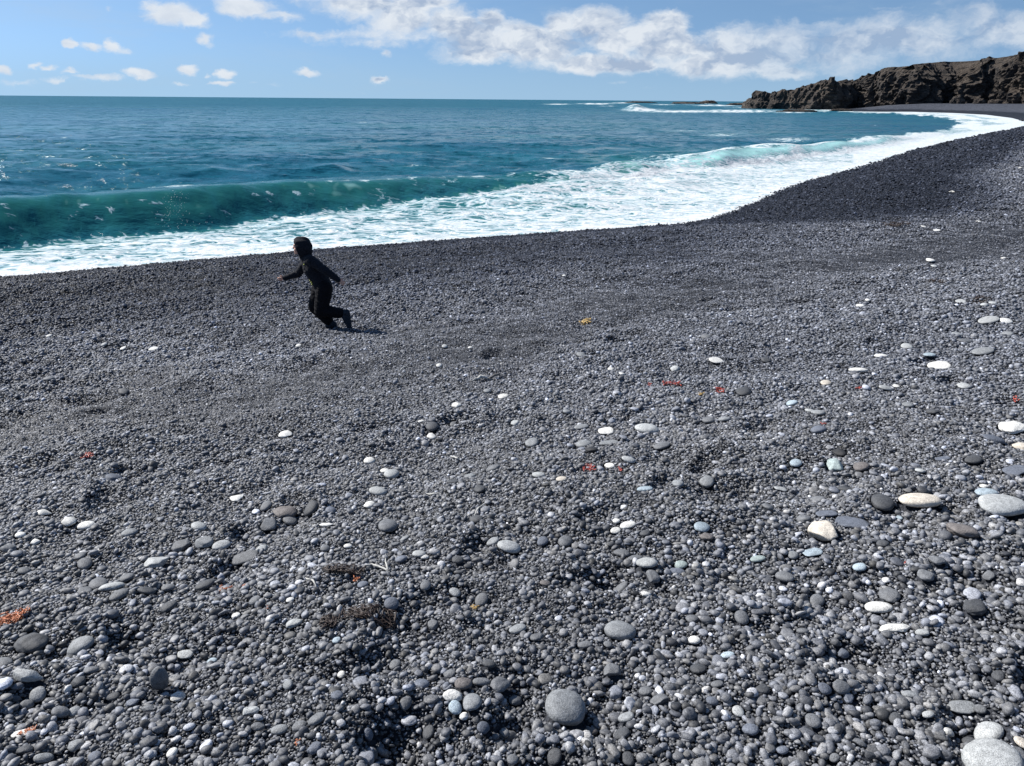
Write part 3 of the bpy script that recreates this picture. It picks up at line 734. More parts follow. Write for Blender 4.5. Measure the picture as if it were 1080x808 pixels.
def build_sea():
    dep = np.concatenate([np.radians(np.linspace(22, 13.2, 60)[:-1]), np.radians(np.linspace(13.2, .75, 560)[:-1]), np.radians(np.geomspace(.75, .025, 190))])
    rr = CAM_Z / np.tan(dep)
    ph = np.radians(np.concatenate([np.linspace(-110, -40, 110)[:-1], np.linspace(-40, 40, 1100), np.linspace(40, 80, 60)[1:]]))
    Rr, Ph = np.meshgrid(rr, ph, indexing='ij')
    # rows follow the distance, so that the mesh is as fine as the ripples near the shore
    x = (Rr * np.sin(Ph)).ravel(); y = (Rr * np.cos(Ph)).ravel(); r = Rr.ravel()
    s, arc = shore_dist(x, y); sd = -s
    px, py, dp = project(x, y, np.zeros_like(x)); vis = dp > .5
    px = np.where(vis, px, np.where(x < 0, -800, 1900)); py = np.where(vis, py, 150)
    z = np.zeros_like(x)
    open_ = sstep(1.5, 9, sd)
    def band(lam): return np.clip(1.4 - r * r / CAM_Z / 810 * 1.8 / lam, 0, 1)   # leave out what the mesh cannot carry
    # wind sea coming in from the upper left, crests roughly along the shore
    ca, sa = math.cos(.32), math.sin(.32)
    u = x * ca + y * sa; v = -x * sa + y * ca
    for (lu, lv, amp, sdv) in ((26, 11, .34, 1), (11, 4.6, .27, 2), (4.6, 2.1, .14, 3), (2.2, 1.0, .065, 4), (1.0, .5, .024, 5)):
        n = perlin(u / lu, v / lv, 50 + sdv)
        n = 1 - 2 * np.abs(n) if sdv > 1 else n
        z += amp * n * band(lv) * (.14 + .86 * open_)
    # the green breaker
    d1, a1 = seg_dist(x, y, W1)
    wob = .22 * perlin(px / 110, px * 0, 61)
    dd = d1 + wob + .1 * perlin(x * 1.1, y * 1.1, 63)
    A1 = np.interp(px, [-600, 0, 100, 250, 330, 400, 470, 560, 640, 700], [.98, 1.06, 1.05, 1.02, .92, .78, .60, .42, .22, 0])
    A1 = A1 * (1 + .10 * perlin(px / 45, px * 0 + 3, 62))
    prof = np.where(dd < 2.3, sstep(-.2, 2.3, dd) ** .85, np.exp(-((dd - 2.3) / 3.6) ** 2))
    prof = np.where(dd < -.2, 0, prof)
    trough = -.12 * np.exp(-((dd + .5) / .9) ** 2)
    z1 = A1 * (prof + trough)
    face = np.where(dd < 1.2, np.exp(-((dd - 1.2) / 1.3) ** 2), 1 - sstep(1.5, 2.9, dd)) * np.clip(A1 / .8, 0, 1.1)
    z = z * (1 - .85 * np.exp(-((dd - 2) / 5.0) ** 2) * np.clip(A1 / .8, 0, 1)) + z1
    z += .05 * perlin(x * .5, y * .5, 64) * np.exp(-((dd - 2) / 3.0) ** 2)
    # the broken breaker further along the bay
    d2, a2 = seg_dist(x, y, W2)
    d2 = d2 + .35 * perlin(px / 45, px * 0, 71)
    A2 = np.interp(px, [520, 600, 680, 760, 860, 930, 1000], [0, .2, .5, .68, .66, .48, 0])
    prof2 = np.where(d2 < 2.6, sstep(-.3, 2.6, d2), np.exp(-((d2 - 2.6) / 4.0) ** 2)); prof2 = np.where(d2 < -.3, 0, prof2)
    turb = np.abs(perlin(x * .9, y * .9, 72)) * .5 + np.abs(perlin(x * 2.3, y * 2.3, 73)) * .25
    white2 = np.exp(-((d2 - .5) / 1.3) ** 2) * sstep(.1, .5, A2)
    z += A2 * prof2 * (1 + .14 * perlin(px / 30, px * 0, 74)) + white2 * turb * .14 * (px > 560)
    z += .45 * np.exp(-((px - 670) / 10) ** 2 - ((py - 114.9) / 1.3) ** 2) * 5
    # a low swell behind the first breaker
    d3, _ = seg_dist(x, y, W3); z += .22 * np.exp(-(d3 / 1.6) ** 2) * sstep(-.2, .2, perlin(px / 120, px * 0, 75) + .15)
    # ------- foam
    foam = np.zeros_like(x)
    psd = poly_sd(px, py, FOAMP) + 5 * perlin(px / 14, py / 3, 81) + 3.5 * perlin(px / 5, py / 1.2, 82)
    wl = (1 - sstep(300, 620, px))
    cov = .61 - .05 * wl + .20 * np.exp(-np.clip(sd, -1, 60) / 1.3) + .13 * perlin(x * .13, y * .34, 83) + .08 * perlin(x * .4, y * .9, 93) - .08 * sstep(2.0, 5.0, sd) * wl
    cov = np.where(px > 900, np.maximum(cov, .78), cov)
    cov = np.where(px > 620, cov + .07, cov)
    cov = np.where(px > 840, cov - .34 * sstep(.0, .45, perlin(sd * .22, arc * .03, 96) + .4 * perlin(sd * .6, arc * .08, 97)) * sstep(2, 6, sd), cov)
    foam = np.maximum(foam, cov * sstep(-2, 6, psd))
    foam = np.where((dd > 0) & (px < 600) & (A1 > .3), foam * (1 - sstep(-.1, .5, dd)), foam)
    # streaks drawn up the green face, and the lip beginning to break on its right end
    foam = np.maximum(foam, .26 * face * sstep(.35, .8, perlin(x * .8, y * .8, 84) + .6 * perlin(x * 2.4, y * 2.4, 85)))
    lip = np.exp(-((dd - 2.3) / .4) ** 2)
    foam = np.maximum(foam, lip * .62 * np.clip(np.interp(px, [300, 350, 600], [0, .7, .9]), 0, 1) * sstep(-.1, .4, perlin(px / 17, px * 0, 86)))
    foam = np.maximum(foam, np.interp(px, [540, 620, 1000], [0, 1, 1]) * .95 * np.exp(-((d2 - .35) / .9) ** 2) * sstep(.05, .5, A2))
    foam = np.maximum(foam, .5 * np.exp(-((d2 - 2.8) / .35) ** 2) * sstep(.3, .6, A2))
    foam = foam * (1 - .80 * np.exp(-((d2 - 1.9) / .95) ** 2) * sstep(.3, .55, A2) * sstep(-.5, .1, perlin(px / 30, px * 0, 92) + .2))
    for (a, b, w, h, st_) in SPOTS:
        q = ((px - a) / w) ** 2 + ((py - b) / h) ** 2
        foam = np.maximum(foam, st_ * np.exp(-q * 1.1) * (.85 + .6 * perlin(px / 6, py / .8, 87)))
    # faint scattered whitecaps
    wc = perlin(u / 9, v / 2.2, 88) + .5 * perlin(u / 3, v / 1, 89)
    foam = np.maximum(foam, .62 * sstep(.98, 1.2, wc) * open_)
    foam = np.clip(foam, 0, 1.08)
    shore_foam = np.exp(-((np.clip(sd, -5, 5) - .2) / .35) ** 2)
    z += .03 * shore_foam
    # water thins onto the beach at its edge
    z = np.where(sd < 6, z * (.2 + .8 * sstep(0, 3, sd)) + .06, z + .06)
    # aerated water, plus light shining through face and lip painted in as colour
    aer_glow = (.80 + .35 * np.exp(-((dd - 2.1) / .6) ** 2)) * face * (.82 + .35 * perlin(x * .25, y * .25, 91) + .3 * perlin(px / 9, dd * 1.3, 94) + .15 * perlin(x * 2.2, y * 2.2, 95))
    aer_glow += sstep(0, 6, psd) * np.interp(px, [-200, 400, 600], [.55, .7, 1.0])
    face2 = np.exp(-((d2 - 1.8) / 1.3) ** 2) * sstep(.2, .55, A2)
    aer_glow = np.maximum(aer_glow, 1.9 * face2)  # roller face coloured lighter, as if the sun shone through it
    aer_glow = np.maximum(aer_glow, .45 * np.exp(-((py - 175) / 14) ** 2) * sstep(580, 660, px) * (1 - sstep(760, 800, px)))
    V = np.stack([x, y, z], 1)
    o = np_mesh('sea', V, grid_faces(len(rr), len(ph)), True, {'foam': ('FLOAT', foam), 'aerated_glow': ('FLOAT', np.clip(aer_glow, 0, 2)), 'dist': ('FLOAT', r)}, M_WA)
    tag(o, 'blue-green sea breaking white along the black beach', 'sea', kind='structure')
build_sea()

# spray thrown up along the green breaker
def spray(name, cx, cy, w, h, n, seed, label):
    r = np.random.default_rng(seed); V0, F0 = ICO[1]
    P = at_z(cx, 247, 0.0); VV = []; FF = []
    yb = P[1] + .9
    for k in range(n):
        t = r.random(); px = cx + r.normal(0, w) * (1.3 - .9 * t) * (1 + .5 * math.sin(t * 9)); py = cy + h * (1 - 2 * t)
        q = at_y(px, py + r.normal(0, 2), yb + .8 * (t - .5) + r.normal(0, .15)); sz = r.uniform(.003, .010)
        VV.append(V0 * sz * np.array([1, 1, r.uniform(.8, 1.4)]) + q); FF.append(F0 + k * len(V0))
    o = np_mesh(name, np.concatenate(VV), np.concatenate(FF), True, None, M_SPRAY)
    tag(o, label, 'spray', kind='stuff')
M_SPRAY = simple('spray_drops', (.85, .88, .88), .3, 20, .05)
spray('spray', 184, 221, 11, 19, 170, 5, 'white drops of spray falling down the green wave face')

# ------------------------------------------------------------------ cliffs and reefs
SKY = [(770, 106), (786, 104), (789, 97), (792, 91.4), (803, 90.5), (809, 94.0), (815, 91), (822, 89), (831, 91.4), (840, 87), (848.6, 85), (861, 79.7), (875.4, 76.6), (886, 80.4), (896, 82.2), (907, 75.7), (926, 69.4),
       (960, 67.2), (992, 64), (1017, 61.5), (1036, 59.5), (1038, 57.5), (1041, 59.5), (1048, 57.5), (1055, 53.6), (1061, 55.8), (1070.6, 52), (1080, 47.5), (1120, 36), (1200, 26), (1400, 10)]
def build_cliff():
    nu, nv = 2200, 190
    # plan path of the foot of the cliff: round the point, then in along the bay
    pts_px = [(812, 640), (800, 590), (787, 545), (786, 515), (790, 498), (800, 488), (830, 480), (858, 476), (880, 470), (896, 482), (902, 486), (915, 474), (935, 468), (950, 462), (965, 455), (985, 462), (1005, 466),
              (1025, 452), (1045, 450), (1065, 440), (1080, 430), (1150, 400), (1250, 360), (1400, 330), (1600, 310)]
    path = []
    for a, D in pts_px:
        d = ray(a, 108); path.append((d[0] / d[1] * D, D))
    path = np.array(path); L = np.concatenate([[0], np.cumsum(np.hypot(*np.diff(path, axis=0).T))])
    uu = np.linspace(0, L[-1] * .97, nu)
    X = np.interp(uu, L, path[:, 0]); Y = np.interp(uu, L, path[:, 1])
    ker = np.hanning(41); ker /= ker.sum()
    Xs = np.convolve(np.pad(X, 20, 'edge'), ker, 'valid'); Ys = np.convolve(np.pad(Y, 20, 'edge'), ker, 'valid')
    tx, ty = np.gradient(Xs), np.gradient(Ys); tl = np.hypot(tx, ty); nx, ny = ty / tl, -tx / tl   # outward = towards the sea and the eye
    px, _, dep = project(Xs, Ys, np.full(nu, 2.0))
    sky = np.interp(px, [a for a, b in SKY], [b for a, b in SKY]) + 2.0
    sky = sky + (1 - sstep(905, 925, px)) * (.9 * perlin(px / 5.5, px * 0, 201) + .6 * perlin(px / 2.2, px * 0, 202)) + sstep(1040, 1060, px) * .7 * perlin(px / 4, px * 0, 203)
    sky = sky + 4.0 * (1 - sstep(870, 930, px)) + 9.0 * sstep(500, 530, Ys)
    # world height of the skyline above the foot
    set_back = 16.0
    # solve the height by the sight line to the skyline pixel
    ht = []
    for i in range(nu):
        d = ray(px[i], sky[i]); D = math.hypot(Xs[i], Ys[i]) + set_back * .6
        ht.append(CAM_Z + d[2] / math.hypot(d[0], d[1]) * D)
    ht = np.maximum(np.array(ht), 3)
    v = np.linspace(0, 1, nv)
    Vv = np.tile(v, (nu, 1)); H = ht[:, None]
    base = -2.0
    vf = .80   # share of rows on the face, the rest goes back over the top
    f = np.clip(Vv / vf, 0, 1); t = np.clip((Vv - vf) / (1 - vf), 0, 1)
    lean = .55 * np.minimum(H, 30)
    back = lean * (f ** 1.5) * .8 + t * 28
    z = base + (H - base) * (1 - (1 - f) ** 1.25) + 0 * t
    z = z - t * np.minimum(9, H * .4)
    P0 = np.stack([Xs[:, None] - nx[:, None] * back, Ys[:, None] - ny[:, None] * back, z], 2)
    U = np.tile(uu[:, None], (1, nv)); Z = z
    # buttresses and gullies, ledges, crags
    g1 = 1 - 2 * np.abs(perlin(U / 26, Z / 60, 101)); g2 = 1 - 2 * np.abs(perlin(U / 10, Z / 16, 102)); g3 = 1 - 2 * np.abs(perlin(U / 4, Z / 5, 103))
    g4 = 1 - 2 * np.abs(perlin(U / 1.7, Z / 1.9, 104)); g5 = perlin(U / 6 + Z / 6, Z / 3, 105)
    sc = np.clip(H / 22, .35, 1.2)
    calm = 1 - .65 * sstep(900, 930, px)[:, None] * (1 - sstep(1040, 1060, px))[:, None] * sstep(.55, .95, f)
    disp = calm * sc * (4.6 * g1 + 2.8 * g2 + 1.7 * g3 + 1.0 * g4 + .9 * g5) * (1 - .75 * t) * (.35 + .65 * sstep(0, .15, f))
    disp += 3.5 * np.maximum(0, perlin(U / 18, Z / 9, 107)) * (1 - f)
    P0[:, :, 0] += nx[:, None] * disp; P0[:, :, 1] += ny[:, None] * disp
    P0[:, :, 2] += calm * calm * (sstep(.5, 1, f)) * (.8 * g3 + .5 * g4) * np.clip(H / 20, .5, 1) * (1 - .5 * t) + t * 1.0 * perlin(U / 9, t * 7, 106)
    o = np_mesh('headland', P0.reshape(-1, 3), grid_faces(nu, nv), True, None, M_RK)
    tag(o, 'dark craggy volcanic cliffs closing the far side of the bay', 'cliff', kind='structure')
build_cliff()

def rock(px, py, wpx, hpx, label, name='sea_rock', seed=0, deep=.6, sharp=.35, group=None):
    P = at_z(px, py, 0.0); dep = project(P[0], P[1], P[2])[2]; k = dep / FPX
    V, Fc = ICO[5]; V = V.copy(); off = seed * 3.7
    V *= (1 + sharp * noise3(V + off, 1.6, seed) + sharp * .8 * (.5 - np.abs(noise3(V + off, 3.4, seed + 4))) + sharp * .4 * noise3(V + off, 8, seed + 8) + .06 * noise3(V + off, 17, seed + 3))[:, None]
    W = wpx * k / 2; H = hpx * k
    V[:, 2] = np.sign(V[:, 2]) * np.abs(V[:, 2]) ** .8
    V = V * np.array([W, W * deep, H])
    o = np_mesh(name, V, Fc, True, None, M_RK); o.location = (P[0], P[1], -.1 * H)
    tag(o, label, 'rock', group)
    return o
G = 'reef rocks off the headland'
rock(676, 108.6, 30, 1.6, 'flat dark reef leftmost of those beyond the white water', seed=1, group=G)
rock(726, 109.6, 34, 2.0, 'low ragged reef joined to a hump on the horizon', seed=2, group=G)
rock(747, 109.4, 17, 3.4, 'humped dark rock highest in the reef on the horizon', seed=3, deep=.8, group=G)
rock(782, 111.0, 28, 2.2, 'brown shelf of rock at the very tip of the headland', seed=4, group=G)
rock(800, 108.8, 26, 4.5, 'low dark rock at the foot of the headland point', seed=5, group=G)
rock(841, 118.2, 39, 2.6, 'long flat dark rock in the surf before the cliffs', seed=6, deep=.35, group=G)
rock(887, 117.4, 22, 2.8, 'brown rocks where the far beach meets the surf', seed=7, deep=.4, group=G)
rock(872, 115.6, 14, 1.8, 'small rock left of the far beach end', seed=8, deep=.4, group=G)
def boulder(px, py, wpx, hpx, D, label, seed):
    d = ray(px, py); p = d / d[1] * D; k = D / FPX
    V, Fc = ICO[5]; V = V.copy()
    V *= (1 + .4 * noise3(V + seed, 1.5, seed) + .25 * (.5 - np.abs(noise3(V + seed, 3.5, seed + 4))) + .1 * noise3(V + seed, 9, seed + 8))[:, None]
    V = V * np.array([wpx * k / 2, wpx * k / 2 * .8, hpx * k * .8])
    o = np_mesh('boulder', V, Fc, True, None, M_RK); o.location = (p[0], p[1], 4.4); tag(o, label, 'boulder', 'boulders fallen at the cliff foot')
boulder(1010, 106, 12, 8, 425, 'big brown boulder fallen on the far beach below the cliff', 21)
boulder(1033, 107, 10, 5, 425, 'low brown boulder right of the big one below the cliff', 23)
boulder(1050, 107, 12, 4, 425, 'lowest boulder heap at the right foot of the far cliff', 25)

# ------------------------------------------------------------------ seaweed, twigs
def tube(pts, rad, seg=6, flat=1.0, taper=True):
    pts = [Vector(p) for p in pts]; V = []; Fc = []
    up = Vector((0, 0, 1)); n = len(pts)
    for i, p in enumerate(pts):
        t = (pts[min(i + 1, n - 1)] - pts[max(i - 1, 0)]).normalized()
        a = t.cross(up); a = a.normalized() if a.length > 1e-3 else Vector((1, 0, 0)); b = a.cross(t)
        r = rad[i] if hasattr(rad, '__len__') else rad * (1 - .6 * abs(2 * i / (n - 1) - 1) ** 2 if taper else 1)
        for k in range(seg):
            an = 2 * math.pi * k / seg
            V.append(p + a * math.cos(an) * r + b * math.sin(an) * r * flat)
    for i in range(n - 1):
        for k in range(seg):
            k2 = (k + 1) % seg
            Fc.append([i * seg + k, i * seg + k2, (i + 1) * seg + k2, (i + 1) * seg + k])
    return np.array([v[:] for v in V]), np.array(Fc)
def join(parts):
    VV = []; FF = []; b = 0
    for V, Fc in parts: VV.append(V); FF.append(Fc + b); b += len(V)
    return np.concatenate(VV), np.concatenate(FF)
M_WEED_O = simple('orange_seaweed', (.42, .13, .045), .45, 120, .6)
M_WEED_R = simple('red_seaweed', (.38, .055, .035), .45, 150, .4)
M_WEED_B = simple('brown_seaweed', (.030, .017, .012), .6, 120, .6)
M_WEED_Y = simple('yellow_seaweed', (.45, .30, .10), .5, 120, .4)
M_WOOD = simple('bleached_wood', (.44, .43, .40), .8, 90, .2)
M_WOODG = simple('grey_wood', (.13, .12, .11), .8, 90, .3)
def weed(px, py, w, h, n, rad, mat, label, seed, high=.35, name='seaweed_clump', ribbons=2.2):
    P, dep = on_ground(px, py); k = dep / FPX; W = w * k / 2; th = math.atan2(CAM_Z - P.z, P.y); Lh = h * k / 2 / math.sin(th) * .8
    r = np.random.default_rng(seed); parts = []
    for i in range(n):
        a = r.uniform(0, 6.28); q = r.random() ** .5
        p = np.array([math.cos(a) * q * W, math.sin(a) * q * Lh, r.uniform(.1, 1) * high * W * (1 - .6 * q)])
        dr = r.uniform(0, 6.28); pts = []
        for s_ in range(int(r.integers(6, 12))):
            pts.append(p.copy()); dr += r.normal(0, .75)
            p = p + np.array([math.cos(dr), math.sin(dr), r.normal(0, .45)]) * W * .16
            p[2] = np.clip(p[2], .0, high * W)
            p[0] = np.clip(p[0], -W, W); p[1] = np.clip(p[1], -Lh, Lh)
        parts.append(tube(pts, rad * r.uniform(.6, 1.3), 5, 1 / ribbons))
    V, Fc = join(parts)
    g = ground_z(V[:, 0] + P.x, V[:, 1] + P.y) - P.z
    V[:, 2] += g + .012
    o = np_mesh(name, V, Fc, True, None, mat); o.location = P; tag(o, label, 'seaweed')
weed(6, 659, 42, 19, 85, .0035, M_WEED_O, 'tangled orange-brown seaweed clump at the lower left edge', 1, .35)
weed(347, 660, 17, 17, 60, .0036, M_WEED_B, 'dark brown knot of seaweed casting a black shadow', 2, .8)
weed(388, 650, 56, 18, 70, .0036, M_WEED_B, 'thin mat of dark brown seaweed right of the knot', 3, .16)
weed(362, 603, 44, 11, 46, .0036, M_WEED_B, 'dark reddish seaweed strands left of the white twig', 4, .18)
weed(376, 613, 7, 6, 12, .0022, M_WEED_O, 'small rust-red scrap below the dark strands', 5, .4)
weed(622, 498, 14, 11, 22, .0035, M_WEED_R, 'bright red branching seaweed scrap right of the centre', 6, .6)
weed(654, 497, 4, 4, 10, .004, M_WEED_R, 'tiny red speck just right of the branching red scrap', 7, .6)
weed(708, 407, 18, 6, 26, .0045, M_WEED_R, 'red seaweed scrap highest up in the middle of the shingle', 8, .5)
weed(760, 414, 12, 5, 16, .0045, M_WEED_R, 'red seaweed scrap right of the highest one', 9, .5)
weed(685, 407, 4, 4, 8, .004, M_WEED_R, 'small red fleck left of the highest red scrap', 10, .5)
weed(740, 417, 8, 5, 12, .0045, M_WEED_Y, 'yellow-orange scrap between two red ones', 11, .5)
weed(617, 341, 12, 5, 24, .006, M_WEED_Y, 'yellowish brown lump of weed in the middle distance', 12, .6)
weed(92, 483, 12, 5, 18, .004, M_WEED_R, 'dark red scrap on the left halfway down the beach', 13, .3)
weed(239, 624, 14, 9, 24, .0028, M_WEED_O, 'rust-coloured scrap on the left between grey stones', 14, .4)
weed(258, 620, 8, 4, 10, .0026, M_WEED_O, 'smallest rust scrap right of the rust-coloured one', 15, .4)
weed(501, 644, 8, 9, 14, .0028, M_WEED_Y, 'orange forked scrap standing in the centre shingle', 16, .8)
weed(30, 775, 16, 10, 26, .0022, M_WEED_O, 'rust scrap beside the white slab in the lower left corner', 17, .4)
weed(283, 643, 4, 9, 8, .002, M_WEED_O, 'thin upright orange wisp left of the dark brown knot', 18, .8)
weed(314, 787, 5, 9, 10, .0018, M_WEED_O, 'small orange wisp near the bottom edge left of centre', 19, .8)
weed(987, 299, 16, 5, 22, .007, M_WEED_B, 'black weed patch far up the beach on the right', 20, .4)
weed(1036, 317, 16, 5, 22, .007, M_WEED_B, 'brown weed patch at the right below the black one', 21, .4)
weed(907, 411, 10, 3, 10, .004, M_WEED_R, 'flat dark red ribbon below the far white oval', 22, .2)
weed(1071, 422, 5, 5, 8, .005, M_WEED_R, 'red fleck by the right edge above the rough white stone', 23, .5)
weed(868, 449, 5, 4, 8, .004, M_WEED_R, 'red fleck touching a slate oval on the right', 24, .5)
weed(955, 596, 6, 4, 8, .0025, M_WEED_R, 'red fleck in fine gravel below the large cream oblong', 25, .4)
weed(944, 237, 26, 4, 40, .012, M_WEED_B, 'brown wrack line under the dark cusp on the right', 26, .2)

def twig(pl_, rad, mat, label, name='driftwood_twig', up=0.0):
    pts = []
    for (a, b, hgt) in pl_:
        P, dep = on_ground(a, b)
        pts.append(np.array(P[:]) + np.array([0, 0, hgt]))
    P0 = pts[0].copy(); fine = []
    for i in range(len(pts) - 1):
        for t in np.linspace(0, 1, 5)[: 5 if i == len(pts) - 2 else 4]: fine.append(pts[i] * (1 - t) + pts[i + 1] * t - P0 + RNG.normal(0, rad * .3, 3))
    V, Fc = tube(fine, rad, 7)
    o = np_mesh(name, V, Fc, True, None, mat); o.location = P0; tag(o, label, 'driftwood'); return o
twig([(380, 601, .012), (392, 600, .025), (405, 603, .02), (411, 606, .012)], .0055, M_WOOD, 'bleached grey stick lying behind the upright white sliver')
twig([(409, 604, .01), (407.5, 600, .03), (407, 598, .05)], .004, M_WOOD, 'thin white sliver standing up from the shingle')
twig([(322, 613, .015), (331, 617, .022), (334, 621, .012)], .0045, M_WOOD, 'white bent twig left of the dark seaweed strands')
twig([(500, 547, .015), (505, 540, .03), (512, 534, .018)], .0048, M_WOOD, 'pale twig slanting up to the right near the centre')
twig([(450, 524, .02), (457, 525, .026), (463, 523, .018)], .005, M_WOOD, 'short white twig above the pale slanting one')
twig([(499, 403, .02), (507, 401.5, .04), (515, 401, .02)], .016, M_WOOD, 'white piece of driftwood with a black tail, middle distance')
twig([(515, 402, .02), (521, 400, .035), (528, 397, .02)], .012, M_WOODG, 'dark stick beyond the white driftwood end')
twig([(420, 394, .02), (425, 391, .03), (429, 387.5, .02)], .007, M_WOOD, 'thin white stick on fine gravel behind the child')
twig([(475, 484, .02), (481, 487, .03), (484, 488, .02)], .006, M_WOOD, 'tiny white stick in the upper centre shingle')
twig([(1000, 204.5, .05), (1004, 204, .08), (1007, 204.3, .05)], .035, M_WOOD, 'white bit of driftwood far off above the wrack line')
# the unidentified white upright thing at the right edge, built as driftwood
o1 = twig([(1080.5, 178, .0), (1081, 177, .18), (1083, 176.5, .36), (1084, 176, .42)], .055, M_WOOD, 'white upright unidentified object at the right edge of the photo', 'white_upright')
twig([(1073.5, 178, .03), (1076, 178.2, .06), (1079, 178.2, .05)], .035, M_WOOD, 'white scrap lying at the foot of the upright white object', 'white_scrap')

# ------------------------------------------------------------------ the running child
M_SKIN = simple('skin', (.60, .34, .25), .55, 40, .08)
M_HOOD = simple('black_fleece', (.014, .015, .020), .85, 60, .3, .004, .03)
M_TROU = simple('black_trousers', (.006, .006, .008), .8, 50, .3, .004)
M_BOOT = simple('grey_boots', (.026, .032, .042), .6, 50, .3)
for _m in (M_HOOD, M_TROU, M_BOOT): _m.node_tree.nodes['Principled BSDF'].inputs['Specular IOR Level'].default_value = .12
M_LOGO = simple('yellow_print', (.38, .42, .06), .6, 300, .6)
M_SOLE = simple('boot_sole', (.02, .02, .02), .7, 50, .2)
def cone(bm, a, b, ra, rb, seg=14):
    """round-ended tapered limb"""
    a, b = Vector(a), Vector(b); d = (b - a); L = max(d.length, 1e-4); q = Vector((0, 0, 1)).rotation_difference(d.normalized())
    rings = []
    prof = [(-ra * math.cos(t), ra * math.sin(t)) for t in np.linspace(.15, math.pi / 2, 4)] + [(L + rb * math.sin(t), rb * math.cos(t)) for t in np.linspace(0, math.pi / 2 - .15, 4)]
    for (z, r) in prof:
        rings.append([bm.verts.new(a + q @ Vector((r * math.cos(2 * math.pi * k / seg), r * math.sin(2 * math.pi * k / seg), z))) for k in range(seg)])
    for i in range(len(rings) - 1):
        for k in range(seg):
            bm.faces.new([rings[i][k], rings[i][(k + 1) % seg], rings[i + 1][(k + 1) % seg], rings[i + 1][k]])
    bm.faces.new(rings[0][::-1]); bm.faces.new(rings[-1])
def ell(bm, c, r, rot=None, sub=3):
    m = Matrix.Translation(Vector(c)) @ (rot.to_4x4() if rot else Matrix()) @ Matrix.Diagonal((*r, 1))
    bmesh.ops.create_icosphere(bm, subdivisions=sub, radius=1, matrix=m)
def remeshed(name, bm, mat, parent, voxel, smooth=6, wr=0, cut=None):
    me = bpy.data.meshes.new(name + '_raw'); bm.to_mesh(me); bm.free()
    o = bpy.data.objects.new(name, me); C.objects.link(o)
    m = o.modifiers.new('r', 'REMESH'); m.mode = 'VOXEL'; m.voxel_size = voxel; m.use_smooth_shade = True
    m2 = o.modifiers.new('s', 'SMOOTH'); m2.factor = .5; m2.iterations = smooth
    bpy.context.view_layer.update()
    dg = bpy.context.evaluated_depsgraph_get()
    me2 = bpy.data.meshes.new_from_object(o.evaluated_get(dg)); o.modifiers.clear(); o.data = me2; bpy.data.meshes.remove(me)
    me2.name = name
    if wr:
        n = len(me2.vertices); co = np.empty(n * 3, np.float32); me2.vertices.foreach_get('co', co); co = co.reshape(-1, 3)
        no = np.empty(n * 3, np.float32); me2.vertices.foreach_get('normal', no); no = no.reshape(-1, 3)
        d = wr * (1 - 2 * np.abs(noise3(co * np.array([1, 1, 1.6]), 13, 7))) + wr * .5 * noise3(co, 31, 9)
        co = co + no * d[:, None]; me2.vertices.foreach_set('co', co.ravel().astype(np.float32)); me2.update()
    me2.materials.clear(); me2.materials.append(mat)
    me2.polygons.foreach_set('use_smooth', np.ones(len(me2.polygons), bool))
    o.parent = parent
    return o

